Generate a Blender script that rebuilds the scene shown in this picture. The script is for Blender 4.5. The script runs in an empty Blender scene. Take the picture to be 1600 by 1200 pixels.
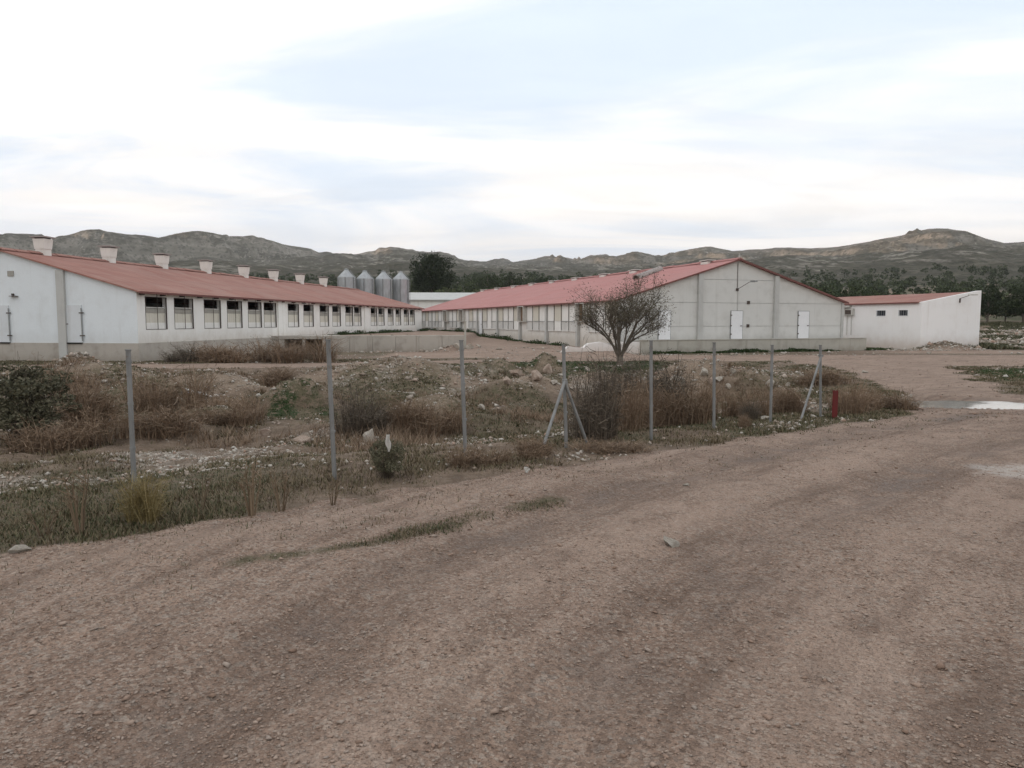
import bpy, math, random
import numpy as np
from mathutils import Vector, Matrix

R = math.radians
rng = np.random.default_rng(7)
random.seed(7)
scene = bpy.context.scene
COL = scene.collection

# ------------------------------------------------------------------ camera
W, H, FPX, HZN = 1600.0, 1200.0, 1160.0, 502.0
EYE = 1.6
PITCH = math.atan((H / 2 - HZN) / FPX)
cam_d = bpy.data.cameras.new('camera')
cam_d.sensor_width = 36.0
cam_d.lens = 36.0 * FPX / W
cam_d.clip_start = 0.05
cam_d.clip_end = 20000
cam = bpy.data.objects.new('camera', cam_d)
cam.location = (0, 0, EYE)
cam.rotation_euler = (math.pi / 2 - PITCH, 0, 0)
COL.objects.link(cam)
scene.camera = cam

# ------------------------------------------------------------------ world, sun, exposure
SUN_AZ, SUN_EL = -100.0, 3.2          # degrees left of the view direction, above the horizon
world = bpy.data.worlds.new('World')
scene.world = world
world.use_nodes = True
wn, wl = world.node_tree.nodes, world.node_tree.links
wn.clear()
w_out = wn.new('ShaderNodeOutputWorld')
w_bg = wn.new('ShaderNodeBackground')
w_bg.inputs['Strength'].default_value = 0.12
sky = wn.new('ShaderNodeTexSky')
sky.sky_type = 'NISHITA'
sky.sun_disc = False
sky.sun_elevation = R(SUN_EL)
sky.sun_rotation = R(SUN_AZ)
sky.altitude = 100
sky.air_density = 1.0
sky.dust_density = 0.6
sky.ozone_density = 1.0
tc = wn.new('ShaderNodeTexCoord')
sep = wn.new('ShaderNodeSeparateXYZ')
wl.new(tc.outputs['Generated'], sep.inputs[0])


def wmath(op, a, b=None, c=None, clamp=False):
    n = wn.new('ShaderNodeMath')
    n.operation = op
    n.use_clamp = clamp
    for i, v in enumerate((a, b, c)):
        if v is None:
            continue
        if hasattr(v, 'links'):
            wl.new(v, n.inputs[i])
        else:
            n.inputs[i].default_value = v
    return n.outputs[0]


# a high cloud sheet: directions projected on a plane overhead (curved a little near the horizon)
zc = wmath('ADD', wmath('MAXIMUM', sep.outputs[2], 0.0), 0.16)
cu = wmath('DIVIDE', sep.outputs[0], zc)
cv = wmath('DIVIDE', sep.outputs[1], zc)
cmb = wn.new('ShaderNodeCombineXYZ')
wl.new(cu, cmb.inputs[0])
wl.new(cv, cmb.inputs[1])
mp = wn.new('ShaderNodeMapping')
mp.inputs['Location'].default_value = (3.1, 1.7, 0.0)
mp.inputs['Rotation'].default_value = (0, 0, R(20))
mp.inputs['Scale'].default_value = (0.55, 1.25, 1.0)
wl.new(cmb.outputs[0], mp.inputs[0])
nz = wn.new('ShaderNodeTexNoise')
nz.inputs['Scale'].default_value = 0.9
nz.inputs['Detail'].default_value = 7
nz.inputs['Roughness'].default_value = 0.52
nz.inputs['Distortion'].default_value = 0.9
wl.new(mp.outputs[0], nz.inputs['Vector'])
cr = wn.new('ShaderNodeMapRange')
cr.interpolation_type = 'SMOOTHSTEP'
cr.inputs['From Min'].default_value = 0.34
cr.inputs['From Max'].default_value = 0.60
cr.inputs['To Min'].default_value = 0.34
cr.inputs['To Max'].default_value = 1.0
wl.new(nz.outputs[0], cr.inputs['Value'])
# cloud brightens towards the low sun (forward scattering), even elsewhere
sv = wn.new('ShaderNodeVectorMath')
sv.operation = 'DOT_PRODUCT'
wl.new(tc.outputs['Generated'], sv.inputs[0])
sv.inputs[1].default_value = (math.sin(R(SUN_AZ)) * math.cos(R(SUN_EL)), math.cos(R(SUN_AZ)) * math.cos(R(SUN_EL)), math.sin(R(SUN_EL)))
glow = wn.new('ShaderNodeMapRange')
glow.interpolation_type = 'SMOOTHSTEP'
glow.inputs['From Min'].default_value = 0.1
glow.inputs['From Max'].default_value = 1.0
glow.inputs['To Min'].default_value = 9.6
glow.inputs['To Max'].default_value = 10.5
wl.new(sv.outputs['Value'], glow.inputs['Value'])
nz2 = wn.new('ShaderNodeTexNoise')
nz2.inputs['Scale'].default_value = 2.3
nz2.inputs['Detail'].default_value = 6
nz2.inputs['Distortion'].default_value = 0.6
wl.new(mp.outputs[0], nz2.inputs['Vector'])
cmod = wn.new('ShaderNodeMapRange')
cmod.interpolation_type = 'SMOOTHSTEP'
cmod.inputs['From Min'].default_value = 0.35
cmod.inputs['From Max'].default_value = 0.62
cmod.inputs['To Min'].default_value = 0.95
cmod.inputs['To Max'].default_value = 1.06
wl.new(nz2.outputs[0], cmod.inputs['Value'])
cbr = wmath('MULTIPLY', glow.outputs[0], cmod.outputs[0])
ccol = wn.new('ShaderNodeVectorMath')
ccol.operation = 'SCALE'
ccol.inputs[0].default_value = (1.0, 0.985, 0.96)
wl.new(cbr, ccol.inputs['Scale'])
# clear air above the veil: Nishita plus the pale blue scatter of thin cirrus
veil = wn.new('ShaderNodeMix')
veil.data_type = 'RGBA'
veil.inputs['Factor'].default_value = 0.85
wl.new(sky.outputs[0], veil.inputs['A'])
veil.inputs['B'].default_value = (5.7, 7.5, 9.7, 1)
wmix = wn.new('ShaderNodeMix')
wmix.data_type = 'RGBA'
wl.new(cr.outputs[0], wmix.inputs['Factor'])
wl.new(veil.outputs['Result'], wmix.inputs['A'])
wl.new(ccol.outputs[0], wmix.inputs['B'])
wl.new(wmix.outputs['Result'], w_bg.inputs['Color'])
wl.new(w_bg.outputs[0], w_out.inputs['Surface'])

sun_d = bpy.data.lights.new('sun', 'SUN')
sun_d.energy = 5.0
sun_d.angle = R(0.5)
sun_d.color = (1.0, 0.60, 0.32)
sun = bpy.data.objects.new('sun', sun_d)
sun.rotation_euler = (math.pi / 2 - R(SUN_EL), 0, math.pi - R(SUN_AZ))
COL.objects.link(sun)

vs = scene.view_settings
vs.view_transform = 'Standard'
vs.look = 'None'
vs.exposure = 0.12
vs.gamma = 1.0
vs.use_curve_mapping = False
scene.cycles.max_bounces = 6
scene.cycles.volume_bounces = 0

# ------------------------------------------------------------------ numeric helpers


def smooth(a, b, x):
    t = np.clip((np.asarray(x, float) - a) / (b - a), 0, 1)
    return t * t * (3 - 2 * t)


def _hash(ix, iy, seed):
    h = (ix.astype(np.int64) * 374761393 + iy.astype(np.int64) * 668265263 + seed * 974634777) & 0xFFFFFFFF
    h = ((h ^ (h >> 13)) * 1274126177) & 0xFFFFFFFF
    return ((h ^ (h >> 16)) & 0xFFFFFF) / float(0xFFFFFF)


def vnoise(x, y, seed=0):
    x, y = np.asarray(x, float), np.asarray(y, float)
    ix, iy = np.floor(x), np.floor(y)
    fx, fy = x - ix, y - iy
    fx, fy = fx * fx * (3 - 2 * fx), fy * fy * (3 - 2 * fy)
    a, b = _hash(ix, iy, seed), _hash(ix + 1, iy, seed)
    c, d = _hash(ix, iy + 1, seed), _hash(ix + 1, iy + 1, seed)
    return (a + (b - a) * fx) * (1 - fy) + (c + (d - c) * fx) * fy


def fbm(x, y, seed=0, octs=4, gain=0.5):
    v, amp, tot, k = 0, 1.0, 0, 1.0
    for o in range(octs):
        v = v + amp * (vnoise(x * k + 13.7 * o, y * k + 7.1 * o, seed + o) - 0.5)
        tot += amp
        amp *= gain
        k *= 2.03
    return v / tot * 2          # about -1..1


# ------------------------------------------------------------------ the lie of the land
NX, NY = -0.622, 0.783          # normal of the road edge (towards the waste ground)
AX, AY = 0.783, 0.622           # along the road edge


def wq(x, y):
    return x * NX + y * NY - 5.95, x * AX + y * AY


TRQ, TRW = [-4, -1, 0.6, 2.27, 3.6, 5.45, 9, 14, 18], [-7.4, -4.5, -3.05, -1.95, -1.5, -1.1, -0.75, -0.7, -0.7]


def pit_d(x, y):
    w, q = wq(x, y)
    xb = np.interp(y, [10, 13.35, 18.8, 33.6, 43], [4, 7.0, 9.7, 14.5, 15.5])
    yb = np.interp(x, [-25, -17, -10, -3, 4, 8, 15], [34, 35, 36, 39.5, 42.5, 43.5, 43])
    return np.minimum(np.minimum(w - 1.0, (xb - x) * 0.95), yb - y), xb, yb


MOUNDS = [(-3.6, 26.5, 3.0, 2.2, 1.15), (-9.7, 22.5, 2.2, 1.2, 0.9), (-15.0, 26.5, 3.0, 2.0, 1.0), (6.4, 24.5, 2.6, 1.4, 0.6),
          (0.6, 19.0, 2.0, 1.5, -0.30), (-23.4, 40.0, 0.9, 0.6, 0.55), (35.6, 61.0, 2.0, 0.8, 0.7), (-1.0, 33.0, 3.0, 1.5, 0.35),
          (-6.0, 14.2, 3.0, 0.9, 0.18), (-1.5, 15.0, 2.5, 0.8, 0.22), (2.0, 30.5, 2.5, 1.6, 0.35), (10.0, 28.0, 2.0, 1.5, 0.3),
          (-4.6, 56.8, 0.9, 0.6, 0.55), (5.3, 56.0, 2.5, 1.5, 0.25)]

_g = np.random.default_rng(31)
for _ in range(46):                 # tipped loads of earth and rubble
    _y = _g.uniform(13.5, 34)
    _x = _g.uniform(-0.72, 0.42) * _y
    _s = _g.uniform(0.5, 1.5)
    MOUNDS.append((_x, _y, _s, _s * _g.uniform(0.5, 0.9), _g.uniform(0.18, 0.58) * _s ** 0.5))

SKY_PX = np.array([-900, -500, -250, -100, 0, 20, 75, 88, 100, 130, 160, 200, 255, 280, 310, 350, 400, 450, 490, 502, 520, 560, 588, 595, 620, 660,
                   700, 730, 760, 800, 830, 870, 900, 935, 960, 990, 1020, 1040, 1060, 1100, 1140, 1200, 1230, 1260, 1300, 1340, 1400,
                   1440, 1470, 1500, 1530, 1560, 1580, 1600, 1700, 1900, 2300], float)
SKY_Y = np.array([300, 345, 362, 374, 374, 369, 370, 379, 373, 367, 365, 371, 377, 370, 368, 371, 373, 383, 394, 401, 399, 402, 398, 393, 392, 397,
                  402, 409, 415, 411, 409, 404, 408, 402, 405, 400, 405, 400, 396, 391, 395, 390, 388, 390, 388, 382, 372,
                  362, 360, 363, 374, 381, 380, 378, 372, 385, 420], float)
_az = np.degrees(np.arctan((SKY_PX - 800) / FPX))
_el = (HZN - SKY_Y) / np.sqrt(FPX ** 2 + (SKY_PX - 800) ** 2)
RID_PX = np.array([-900, 0, 300, 440, 520, 580, 640, 740, 850, 1000, 1100, 1240, 1340, 1560, 1700, 2300], float)
RID_R = np.array([1500, 1350, 1400, 1500, 1800, 1950, 1900, 2000, 2300, 2300, 2100, 2000, 1800, 1750, 1800, 1900], float)
_raz = np.degrees(np.arctan((RID_PX - 800) / FPX))


def hill_h(x, y):
    r = np.hypot(x, y)
    az = np.degrees(np.arctan2(x, y))
    el = np.interp(az, _az, _el, left=0.115, right=0.06)  # unseen hills left of the frame raised to block the low sun
    back = smooth(95, 135, np.abs(az))
    el = el * (1 - back) + 0.03 * back
    Rr = np.interp(az, _raz, RID_R)
    top = el * Rr - 28
    t = np.clip((r - 330) / (Rr - 330), 0, None)
    n1 = fbm(x / 260, y / 260, 41, 5, 0.55)
    n2 = fbm(x / 80, y / 80, 57, 5, 0.6)
    rid = 1 - np.abs(fbm(x / 330 + 5, y / 330, 63, 4, 0.5)) * 2.2
    mid = np.clip(1 - np.abs(t - 0.55) / 0.5, 0, 1)
    tt = np.clip(t + (0.14 * n1 + 0.10 * rid - 0.03) * mid + 0.05 * n2 * np.clip((1 - t) * 4, 0, 1), 0, 1)
    mesa = smooth(-12, -20, az) * 0.3 + 0.08
    g = (1 - mesa) * tt ** 1.15 + mesa * smooth(0.80, 0.93, tt + 0.05 * n2)
    ns = 5.0
    st = g * ns + 1.3 * n1 + 0.3 * n2
    fl = np.floor(st)
    led = (fl + smooth(0.45, 0.85, st - fl)) - 1.3 * n1 - 0.3 * n2
    k = 0.6 * smooth(-0.25, 0.35, fbm(x / 420, y / 420, 91, 3)) * smooth(0.2, 0.5, t) * np.clip((0.9 - t) * 6, 0, 1)
    g = g * (1 - k) + np.clip(led / ns, 0, 1.01) * k
    over = np.clip((r - Rr) / 1500, 0, 1)
    g = np.where(t > 1, 1 - 0.75 * over, g)
    z = top * g + 6.0 * n2 * np.clip(t * 3, 0, 1) * np.clip((1 - t) * 5 + 0.10, 0, 1)
    return z * smooth(330, 560, r)


def mound_sum(x, y):
    x, y = np.asarray(x, float), np.asarray(y, float)
    z = np.zeros(np.broadcast(x, y).shape)
    for mi, (mx, my, sx, sy, h) in enumerate(MOUNDS):
        if h > 0:
            z = z + h * np.exp(-((x - mx) / sx) ** 2 - ((y - my) / sy) ** 2)
    return smooth(0.12, 0.5, z + 0.25 * fbm(x / 1.2, y / 1.2, 171, 3))


def height(x, y, fine=True):
    x, y = np.asarray(x, float), np.asarray(y, float)
    r = np.hypot(x, y)
    yy = np.where(y > 0, np.maximum(y, r * 0.72 * smooth(60, 140, r)), r * smooth(60, 200, r) * 0.5)
    z = np.interp(yy, [-20, 0, 10, 15, 19, 34, 45, 62, 80, 110, 150, 250, 400, 600, 5000], [0, 0, 0, -.15, -.25, -.6, -.72, -.76, -.4, .6, 2.8, 10, 21, 28, 30])
    w, q = wq(x, y)
    d, xb, yb = pit_d(x, y)
    pit = smooth(0, 4.5, d)
    z = z - 0.42 * pit
    for mi, (mx, my, sx, sy, h) in enumerate(MOUNDS):
        z = z + h * (1 if mi < 14 else pit) * np.exp(-((x - mx) / sx) ** 2 - ((y - my) / sy) ** 2)
    # courtyard behind the retaining wall, ramp up along the right shed
    court = smooth(58.25, 59.0, y) * smooth(-3.2, -4.4, x) * smooth(118, 106, y) * smooth(-26, -22, x)
    z = z * (1 - court) + 0.33 * court
    ramp = smooth(46, 50, y) * smooth(118, 106, y) * smooth(-4.4, -3.2, x) * smooth(9, 7.5, x)
    zr = np.interp(y, [46, 52, 68, 88, 110], [-.72, -.5, -.4, .05, .33])
    z = z * (1 - ramp) + zr * ramp
    # puddle hollow, track ruts, roughness
    t1 = np.interp(q, TRQ, TRW)
    z = z - smooth(16, 13, y) * smooth(-6, 0, q + 3) * (0.030 * np.exp(-((w - t1) / 0.26) ** 2) + 0.030 * np.exp(-((w - t1 + 1.65) / 0.26) ** 2)
                                                       - 0.022 * np.exp(-((w - t1 + 0.8) / 0.35) ** 2) - 0.015 * np.exp(-((w - t1 - 0.5) / 0.18) ** 2))
    z = z - 0.13 * np.exp(-(((x - 9.9) / 1.75) ** 2 + ((y - 15.9) / 1.0) ** 2) ** 1.5)
    if fine:
        rough = 0.35 + 0.65 * smooth(-0.3, 1.2, np.where(y < 14, w, d + 0.5))
        far = smooth(500, 120, r)
        z = z + far * rough * ((0.10 + 0.13 * pit) * fbm(x / 2.6, y / 2.6, 3, 4) * (1 - smooth(40, 46, y) * smooth(120, 100, y) * 0.7) + 0.10 * pit * fbm(x / 0.7, y / 0.7, 11, 4, 0.6))
        z = z + smooth(60, 15, r) * (0.016 * fbm(x / 0.35, y / 0.35, 5, 3) + 0.03 * fbm(x / 1.1, y / 1.1, 6, 2))
        z = z + 1.3 * smooth(90, 200, r) * fbm(x / 40, y / 40, 17, 3)
    return z + hill_h(x, y)


def hz(x, y):
    return float(height(np.array([x]), np.array([y]))[0])


CP, SP = math.cos(PITCH), math.sin(PITCH)


def ray(px, py):
    a, b = (px - W / 2) / FPX, (H / 2 - py) / FPX
    v = Vector((a, CP + b * SP, -SP + b * CP))
    return v / v.y           # y component 1: multiply by the depth in metres


def on_ground(px, py):
    v = ray(px, py)
    ts = np.concatenate([np.arange(1.5, 40, 0.04), np.arange(40, 160, 0.15)])
    below = EYE + v.z * ts < height(v.x * ts, ts)
    i = int(np.argmax(below)) if below.any() else len(ts) - 1
    t = ts[i]
    return float(v.x * t), float(t), hz(v.x * t, t)


def at(px, py, depth):
    v = ray(px, py)
    return Vector((v.x * depth, depth, EYE + v.z * depth))


# ------------------------------------------------------------------ material helpers


class NT:
    def __init__(self, name):
        self.m = bpy.data.materials.new(name)
        self.m.use_nodes = True
        self.t = self.m.node_tree
        self.n, self.l = self.t.nodes, self.t.links
        self.p = self.n['Principled BSDF']
        self.tc = self.n.new('ShaderNodeTexCoord')

    def lk(self, a, b):
        self.l.new(a, b)

    def sock(self, s, v):
        if hasattr(v, 'links'):
            self.l.new(v, s)
        else:
            s.default_value = v

    def noise(self, scale, detail=4, rough=0.55, vec=None, dist=0.0, stretch=None):
        n = self.n.new('ShaderNodeTexNoise')
        n.inputs['Scale'].default_value = scale
        n.inputs['Detail'].default_value = detail
        n.inputs['Roughness'].default_value = rough
        n.inputs['Distortion'].default_value = dist
        v = vec or self.tc.outputs['Object']
        if stretch:
            mp_ = self.n.new('ShaderNodeMapping')
            mp_.inputs['Scale'].default_value = stretch
            self.lk(v, mp_.inputs[0])
            v = mp_.outputs[0]
        self.lk(v, n.inputs['Vector'])
        return n.outputs[0]

    def voro(self, scale, vec=None, feature='F1', out='Distance', rnd=1.0):
        n = self.n.new('ShaderNodeTexVoronoi')
        n.feature = feature
        n.inputs['Scale'].default_value = scale
        n.inputs['Randomness'].default_value = rnd
        self.lk(vec or self.tc.outputs['Object'], n.inputs['Vector'])
        return n.outputs[out]

    def rng(self, v, a, b, c=0.0, d=1.0, sm=True):
        n = self.n.new('ShaderNodeMapRange')
        if sm:
            n.interpolation_type = 'SMOOTHSTEP'
        for i, val in enumerate((a, b, c, d)):
            n.inputs[i + 1].default_value = val
        self.sock(n.inputs[0], v)
        return n.outputs[0]

    def math(self, op, a, b=0.0, clamp=False):
        n = self.n.new('ShaderNodeMath')
        n.operation = op
        n.use_clamp = clamp
        self.sock(n.inputs[0], a)
        self.sock(n.inputs[1], b)
        return n.outputs[0]

    def mix(self, f, a, b, mode='MIX'):
        n = self.n.new('ShaderNodeMix')
        n.data_type = 'RGBA'
        n.blend_type = mode
        self.sock(n.inputs['Factor'], f)
        for s, v in (('A', a), ('B', b)):
            self.sock(n.inputs[s], v if hasattr(v, 'links') else (*v, 1))
        return n.outputs['Result']

    def attr(self, name):
        n = self.n.new('ShaderNodeAttribute')
        n.attribute_name = name
        return n.outputs['Fac']

    def bump(self, h, strength=0.5, dist=0.01, prev=None):
        n = self.n.new('ShaderNodeBump')
        n.inputs['Strength'].default_value = strength
        n.inputs['Distance'].default_value = dist
        self.lk(h, n.inputs['Height'])
        if prev is not None:
            self.lk(prev, n.inputs['Normal'])
        return n.outputs[0]

    def done(self, col, rough=0.9, normal=None, metal=0.0, spec=0.3):
        self.sock(self.p.inputs['Base Color'], col if hasattr(col, 'links') else (*col, 1))
        self.sock(self.p.inputs['Roughness'], rough)
        self.p.inputs['Metallic'].default_value = metal
        self.p.inputs['Specular IOR Level'].default_value = spec
        if normal is not None:
            self.lk(normal, self.p.inputs['Normal'])
        return self.m

    def height_z(self):
        g = self.n.new('ShaderNodeNewGeometry')
        s = self.n.new('ShaderNodeSeparateXYZ')
        self.lk(g.outputs['Position'], s.inputs[0])
        return s.outputs[2]


def m_plaster(name, base, dirt=(0.30, 0.27, 0.23), splash=None, amount=0.35, streak=0.4, seed=0.0):
    t = NT(name)
    n1 = t.noise(0.9, 6, 0.65)
    c = t.mix(t.rng(n1, 0.45, 0.75, 0, amount), base, dirt)
    st = t.noise(1.0, 4, 0.6, stretch=(2.2, 2.2, 0.12))
    c = t.mix(t.rng(st, 0.55, 0.78, 0, streak), c, dirt)
    fine = t.noise(14, 3, 0.6)
    c = t.mix(t.rng(fine, 0.3, 0.8, 0, 0.10), c, (base[0] * 0.6, base[1] * 0.6, base[2] * 0.6))
    if splash:                     # rising damp / mud splashed up a wall foot: (z0, z1, colour, amount)
        z = t.math('ADD', t.height_z(), t.math('MULTIPLY', t.math('SUBTRACT', t.noise(1.6, 5, 0.6), 0.5), 0.9))
        c = t.mix(t.rng(z, splash[0], splash[1], splash[3], 0), c, splash[2])
    nb = t.bump(t.noise(30, 4), 0.25, 0.01)
    return t.done(c, 0.92, nb, spec=0.2)


def m_plain(name, col, rough=0.6, metal=0.0, var=0.25, scale=6.0, spec=0.4):
    t = NT(name)
    dark = tuple(c * 0.55 for c in col)
    c = t.mix(t.rng(t.noise(scale, 5, 0.6), 0.35, 0.8, 0, var * 2), col, dark)
    return t.done(c, rough, t.bump(t.noise(scale * 6, 3), 0.15, 0.005), metal, spec)


def m_roof(name, c1, c2, lichen, along_y=True):
    t = NT(name)
    n1 = t.noise(0.35, 6, 0.65)
    c = t.mix(t.rng(n1, 0.3, 0.72), c1, c2)
    st = t.noise(1.0, 5, 0.6, stretch=(0.25, 2.4, 1.0))
    c = t.mix(t.rng(st, 0.46, 0.74, 0, 0.65), c, lichen)
    sp = t.noise(9, 4, 0.7)
    c = t.mix(t.rng(sp, 0.55, 0.8, 0, 0.35), c, tuple(v * 0.55 for v in c2))
    wv = t.n.new('ShaderNodeTexWave')          # corrugation of the sheets, running down the slope
    wv.bands_direction = 'Y'
    wv.inputs['Scale'].default_value = 1.75
    t.lk(t.tc.outputs['Object'], wv.inputs['Vector'])
    lap = t.n.new('ShaderNodeTexWave')         # sheet laps across the slope
    lap.wave_profile = 'SAW'
    lap.bands_direction = 'X'
    lap.inputs['Scale'].default_value = 0.18
    lap.inputs['Distortion'].default_value = 0.15
    t.lk(t.tc.outputs['Object'], lap.inputs['Vector'])
    c = t.mix(t.rng(lap.outputs[1], 0.86, 1.0, 0, 0.35), c, tuple(v * 0.6 for v in c1))
    brk = t.voro(0.42, feature='F1', out='Color', rnd=1.0)
    sb = t.n.new('ShaderNodeSeparateColor')
    t.lk(brk, sb.inputs[0])
    c = t.mix(t.rng(sb.outputs[0], 0.2, 1.0, 0, 0.3), c, lichen)
    nb = t.bump(wv.outputs[1], 0.8, 0.05)
    nb = t.bump(lap.outputs[1], 0.4, 0.05, nb)
    return t.done(c, 0.85, nb, spec=0.25)


def m_leaf(name, cols, rough=0.7, trans=0.0):
    t = NT(name)
    g = t.n.new('ShaderNodeNewGeometry')
    ramp = t.n.new('ShaderNodeValToRGB')
    e = ramp.color_ramp.elements
    while len(e) < len(cols):
        e.new(0.5)
    for i, c in enumerate(cols):
        e[i].position = i / max(1, len(cols) - 1)
        e[i].color = (*c, 1)
    t.lk(g.outputs['Random Per Island'], ramp.inputs[0])
    oi = t.n.new('ShaderNodeObjectInfo')
    hv = t.n.new('ShaderNodeHueSaturation')
    t.lk(ramp.outputs[0], hv.inputs['Color'])
    t.lk(t.rng(oi.outputs['Random'], 0, 1, 0.8, 1.2, False), hv.inputs['Value'])
    return t.done(hv.outputs[0], rough, spec=0.2)


# ------------------------------------------------------------------ mesh helpers


class MB:
    """collects shapes; build() links them as ONE mesh object"""

    def __init__(self):
        self.v, self.f = [], []

    def add(self, vs_, fs):
        o = len(self.v)
        self.v += [tuple(p) for p in vs_]
        self.f += [tuple(i + o for i in f_) for f_ in fs]
        return self

    def box(self, x0, x1, y0, y1, z0, z1, taper=0.0):
        t = taper
        self.add([(x0, y0, z0), (x1, y0, z0), (x1, y1, z0), (x0, y1, z0), (x0 - t, y0 - t, z1), (x1 + t, y0 - t, z1), (x1 + t, y1 + t, z1), (x0 - t, y1 + t, z1)],
                 [(3, 2, 1, 0), (4, 5, 6, 7), (0, 1, 5, 4), (1, 2, 6, 5), (2, 3, 7, 6), (3, 0, 4, 7)])
        return self

    def prism(self, pts, y0, y1, axis='y'):
        """polygon pts in (x,z), extruded along y (or (y,z) along x)"""
        n = len(pts)
        f = (lambda p, d: (p[0], d, p[1])) if axis == 'y' else (lambda p, d: (d, p[0], p[1]))
        vs_ = [f(p, y0) for p in pts] + [f(p, y1) for p in pts]
        fs = [tuple(range(n)), tuple(range(2 * n - 1, n - 1, -1))] + [(i, i + n, (i + 1) % n + n, (i + 1) % n) for i in range(n)]
        return self.add(vs_, fs)

    def tube(self, pts, rad, n=8, cap=True):
        pts = [Vector(p) for p in pts]
        rads = rad if isinstance(rad, (list, tuple)) else [rad] * len(pts)
        vs_, fs = [], []
        up = None
        for i, p in enumerate(pts):
            d = (pts[min(i + 1, len(pts) - 1)] - pts[max(i - 1, 0)]).normalized()
            if up is None:
                up = Vector((0, 0, 1)) if abs(d.z) < 0.9 else Vector((1, 0, 0))
            s = d.cross(up).normalized()
            up = s.cross(d).normalized()
            for k in range(n):
                a = 2 * math.pi * k / n
                vs_.append(p + (s * math.cos(a) + up * math.sin(a)) * rads[i])
        for i in range(len(pts) - 1):
            for k in range(n):
                fs.append((i * n + k, i * n + (k + 1) % n, (i + 1) * n + (k + 1) % n, (i + 1) * n + k))
        if cap:
            fs += [tuple(range(n - 1, -1, -1)), tuple(range((len(pts) - 1) * n, len(pts) * n))]
        return self.add(vs_, fs)

    def lathe(self, prof, n=20, cx=0, cy=0):
        vs_, fs = [], []
        for r_, z in prof:
            for k in range(n):
                a = 2 * math.pi * k / n
                vs_.append((cx + r_ * math.cos(a), cy + r_ * math.sin(a), z))
        for i in range(len(prof) - 1):
            for k in range(n):
                fs.append((i * n + k, i * n + (k + 1) % n, (i + 1) * n + (k + 1) % n, (i + 1) * n + k))
        fs += [tuple(range(n - 1, -1, -1)), tuple(range((len(prof) - 1) * n, len(prof) * n))]
        return self.add(vs_, fs)

    def mesh(self, name, mat, smooth_=False):
        me = bpy.data.meshes.new(name)
        me.from_pydata(self.v, [], self.f)
        me.materials.append(mat)
        if smooth_:
            me.polygons.foreach_set('use_smooth', [True] * len(me.polygons))
        me.update()
        return me

    def build(self, name, mat, parent=None, smooth_=False, bevel=0.0):
        o = link(name, self.mesh(name, mat, smooth_), parent)
        if bevel:
            b = o.modifiers.new('bevel', 'BEVEL')
            b.width = bevel
            b.segments = 2
        return o


def link(name, data, parent=None, loc=None):
    o = bpy.data.objects.new(name, data)
    COL.objects.link(o)
    if parent is not None:
        o.parent = parent
    if loc is not None:
        o.location = loc
    return o


def np_mesh(name, verts, faces, mat, smooth_=False):
    """fast mesh from arrays; faces is an (n,k) int array"""
    me = bpy.data.meshes.new(name)
    verts = np.asarray(verts, np.float32)
    faces = np.asarray(faces, np.int32)
    me.vertices.add(len(verts))
    me.vertices.foreach_set('co', verts.ravel())
    k = faces.shape[1]
    me.loops.add(faces.size)
    me.loops.foreach_set('vertex_index', faces.ravel())
    me.polygons.add(len(faces))
    me.polygons.foreach_set('loop_start', np.arange(0, faces.size, k, dtype=np.int32))
    if smooth_:
        me.polygons.foreach_set('use_smooth', np.ones(len(faces), bool))
    me.materials.append(mat)
    me.update(calc_edges=True)
    return me


def tag(o, label=None, cat=None, group=None, kind=None):
    for k, v in (('label', label), ('category', cat), ('group', group), ('kind', kind)):
        if v:
            o[k] = v
    return o


def empty(name, loc, rz=0.0, label=None, cat=None, group=None):
    o = link(name, None, None, loc)
    o.empty_display_size = 0.3
    o.rotation_euler = (0, 0, rz)
    return tag(o, label, cat, group)


def copy_tree(o, parent=None):
    c = o.copy()
    COL.objects.link(c)
    c.parent = parent
    for ch in o.children:
        copy_tree(ch, c)
    return c


ORD = ['first', 'second', 'third', 'fourth', 'fifth', 'sixth', 'seventh', 'eighth', 'ninth', 'tenth', 'eleventh', 'twelfth', 'thirteenth', 'fourteenth',
       'fifteenth', 'sixteenth', 'seventeenth', 'eighteenth', 'nineteenth', 'twentieth']

# ------------------------------------------------------------------ ground masks


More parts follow.
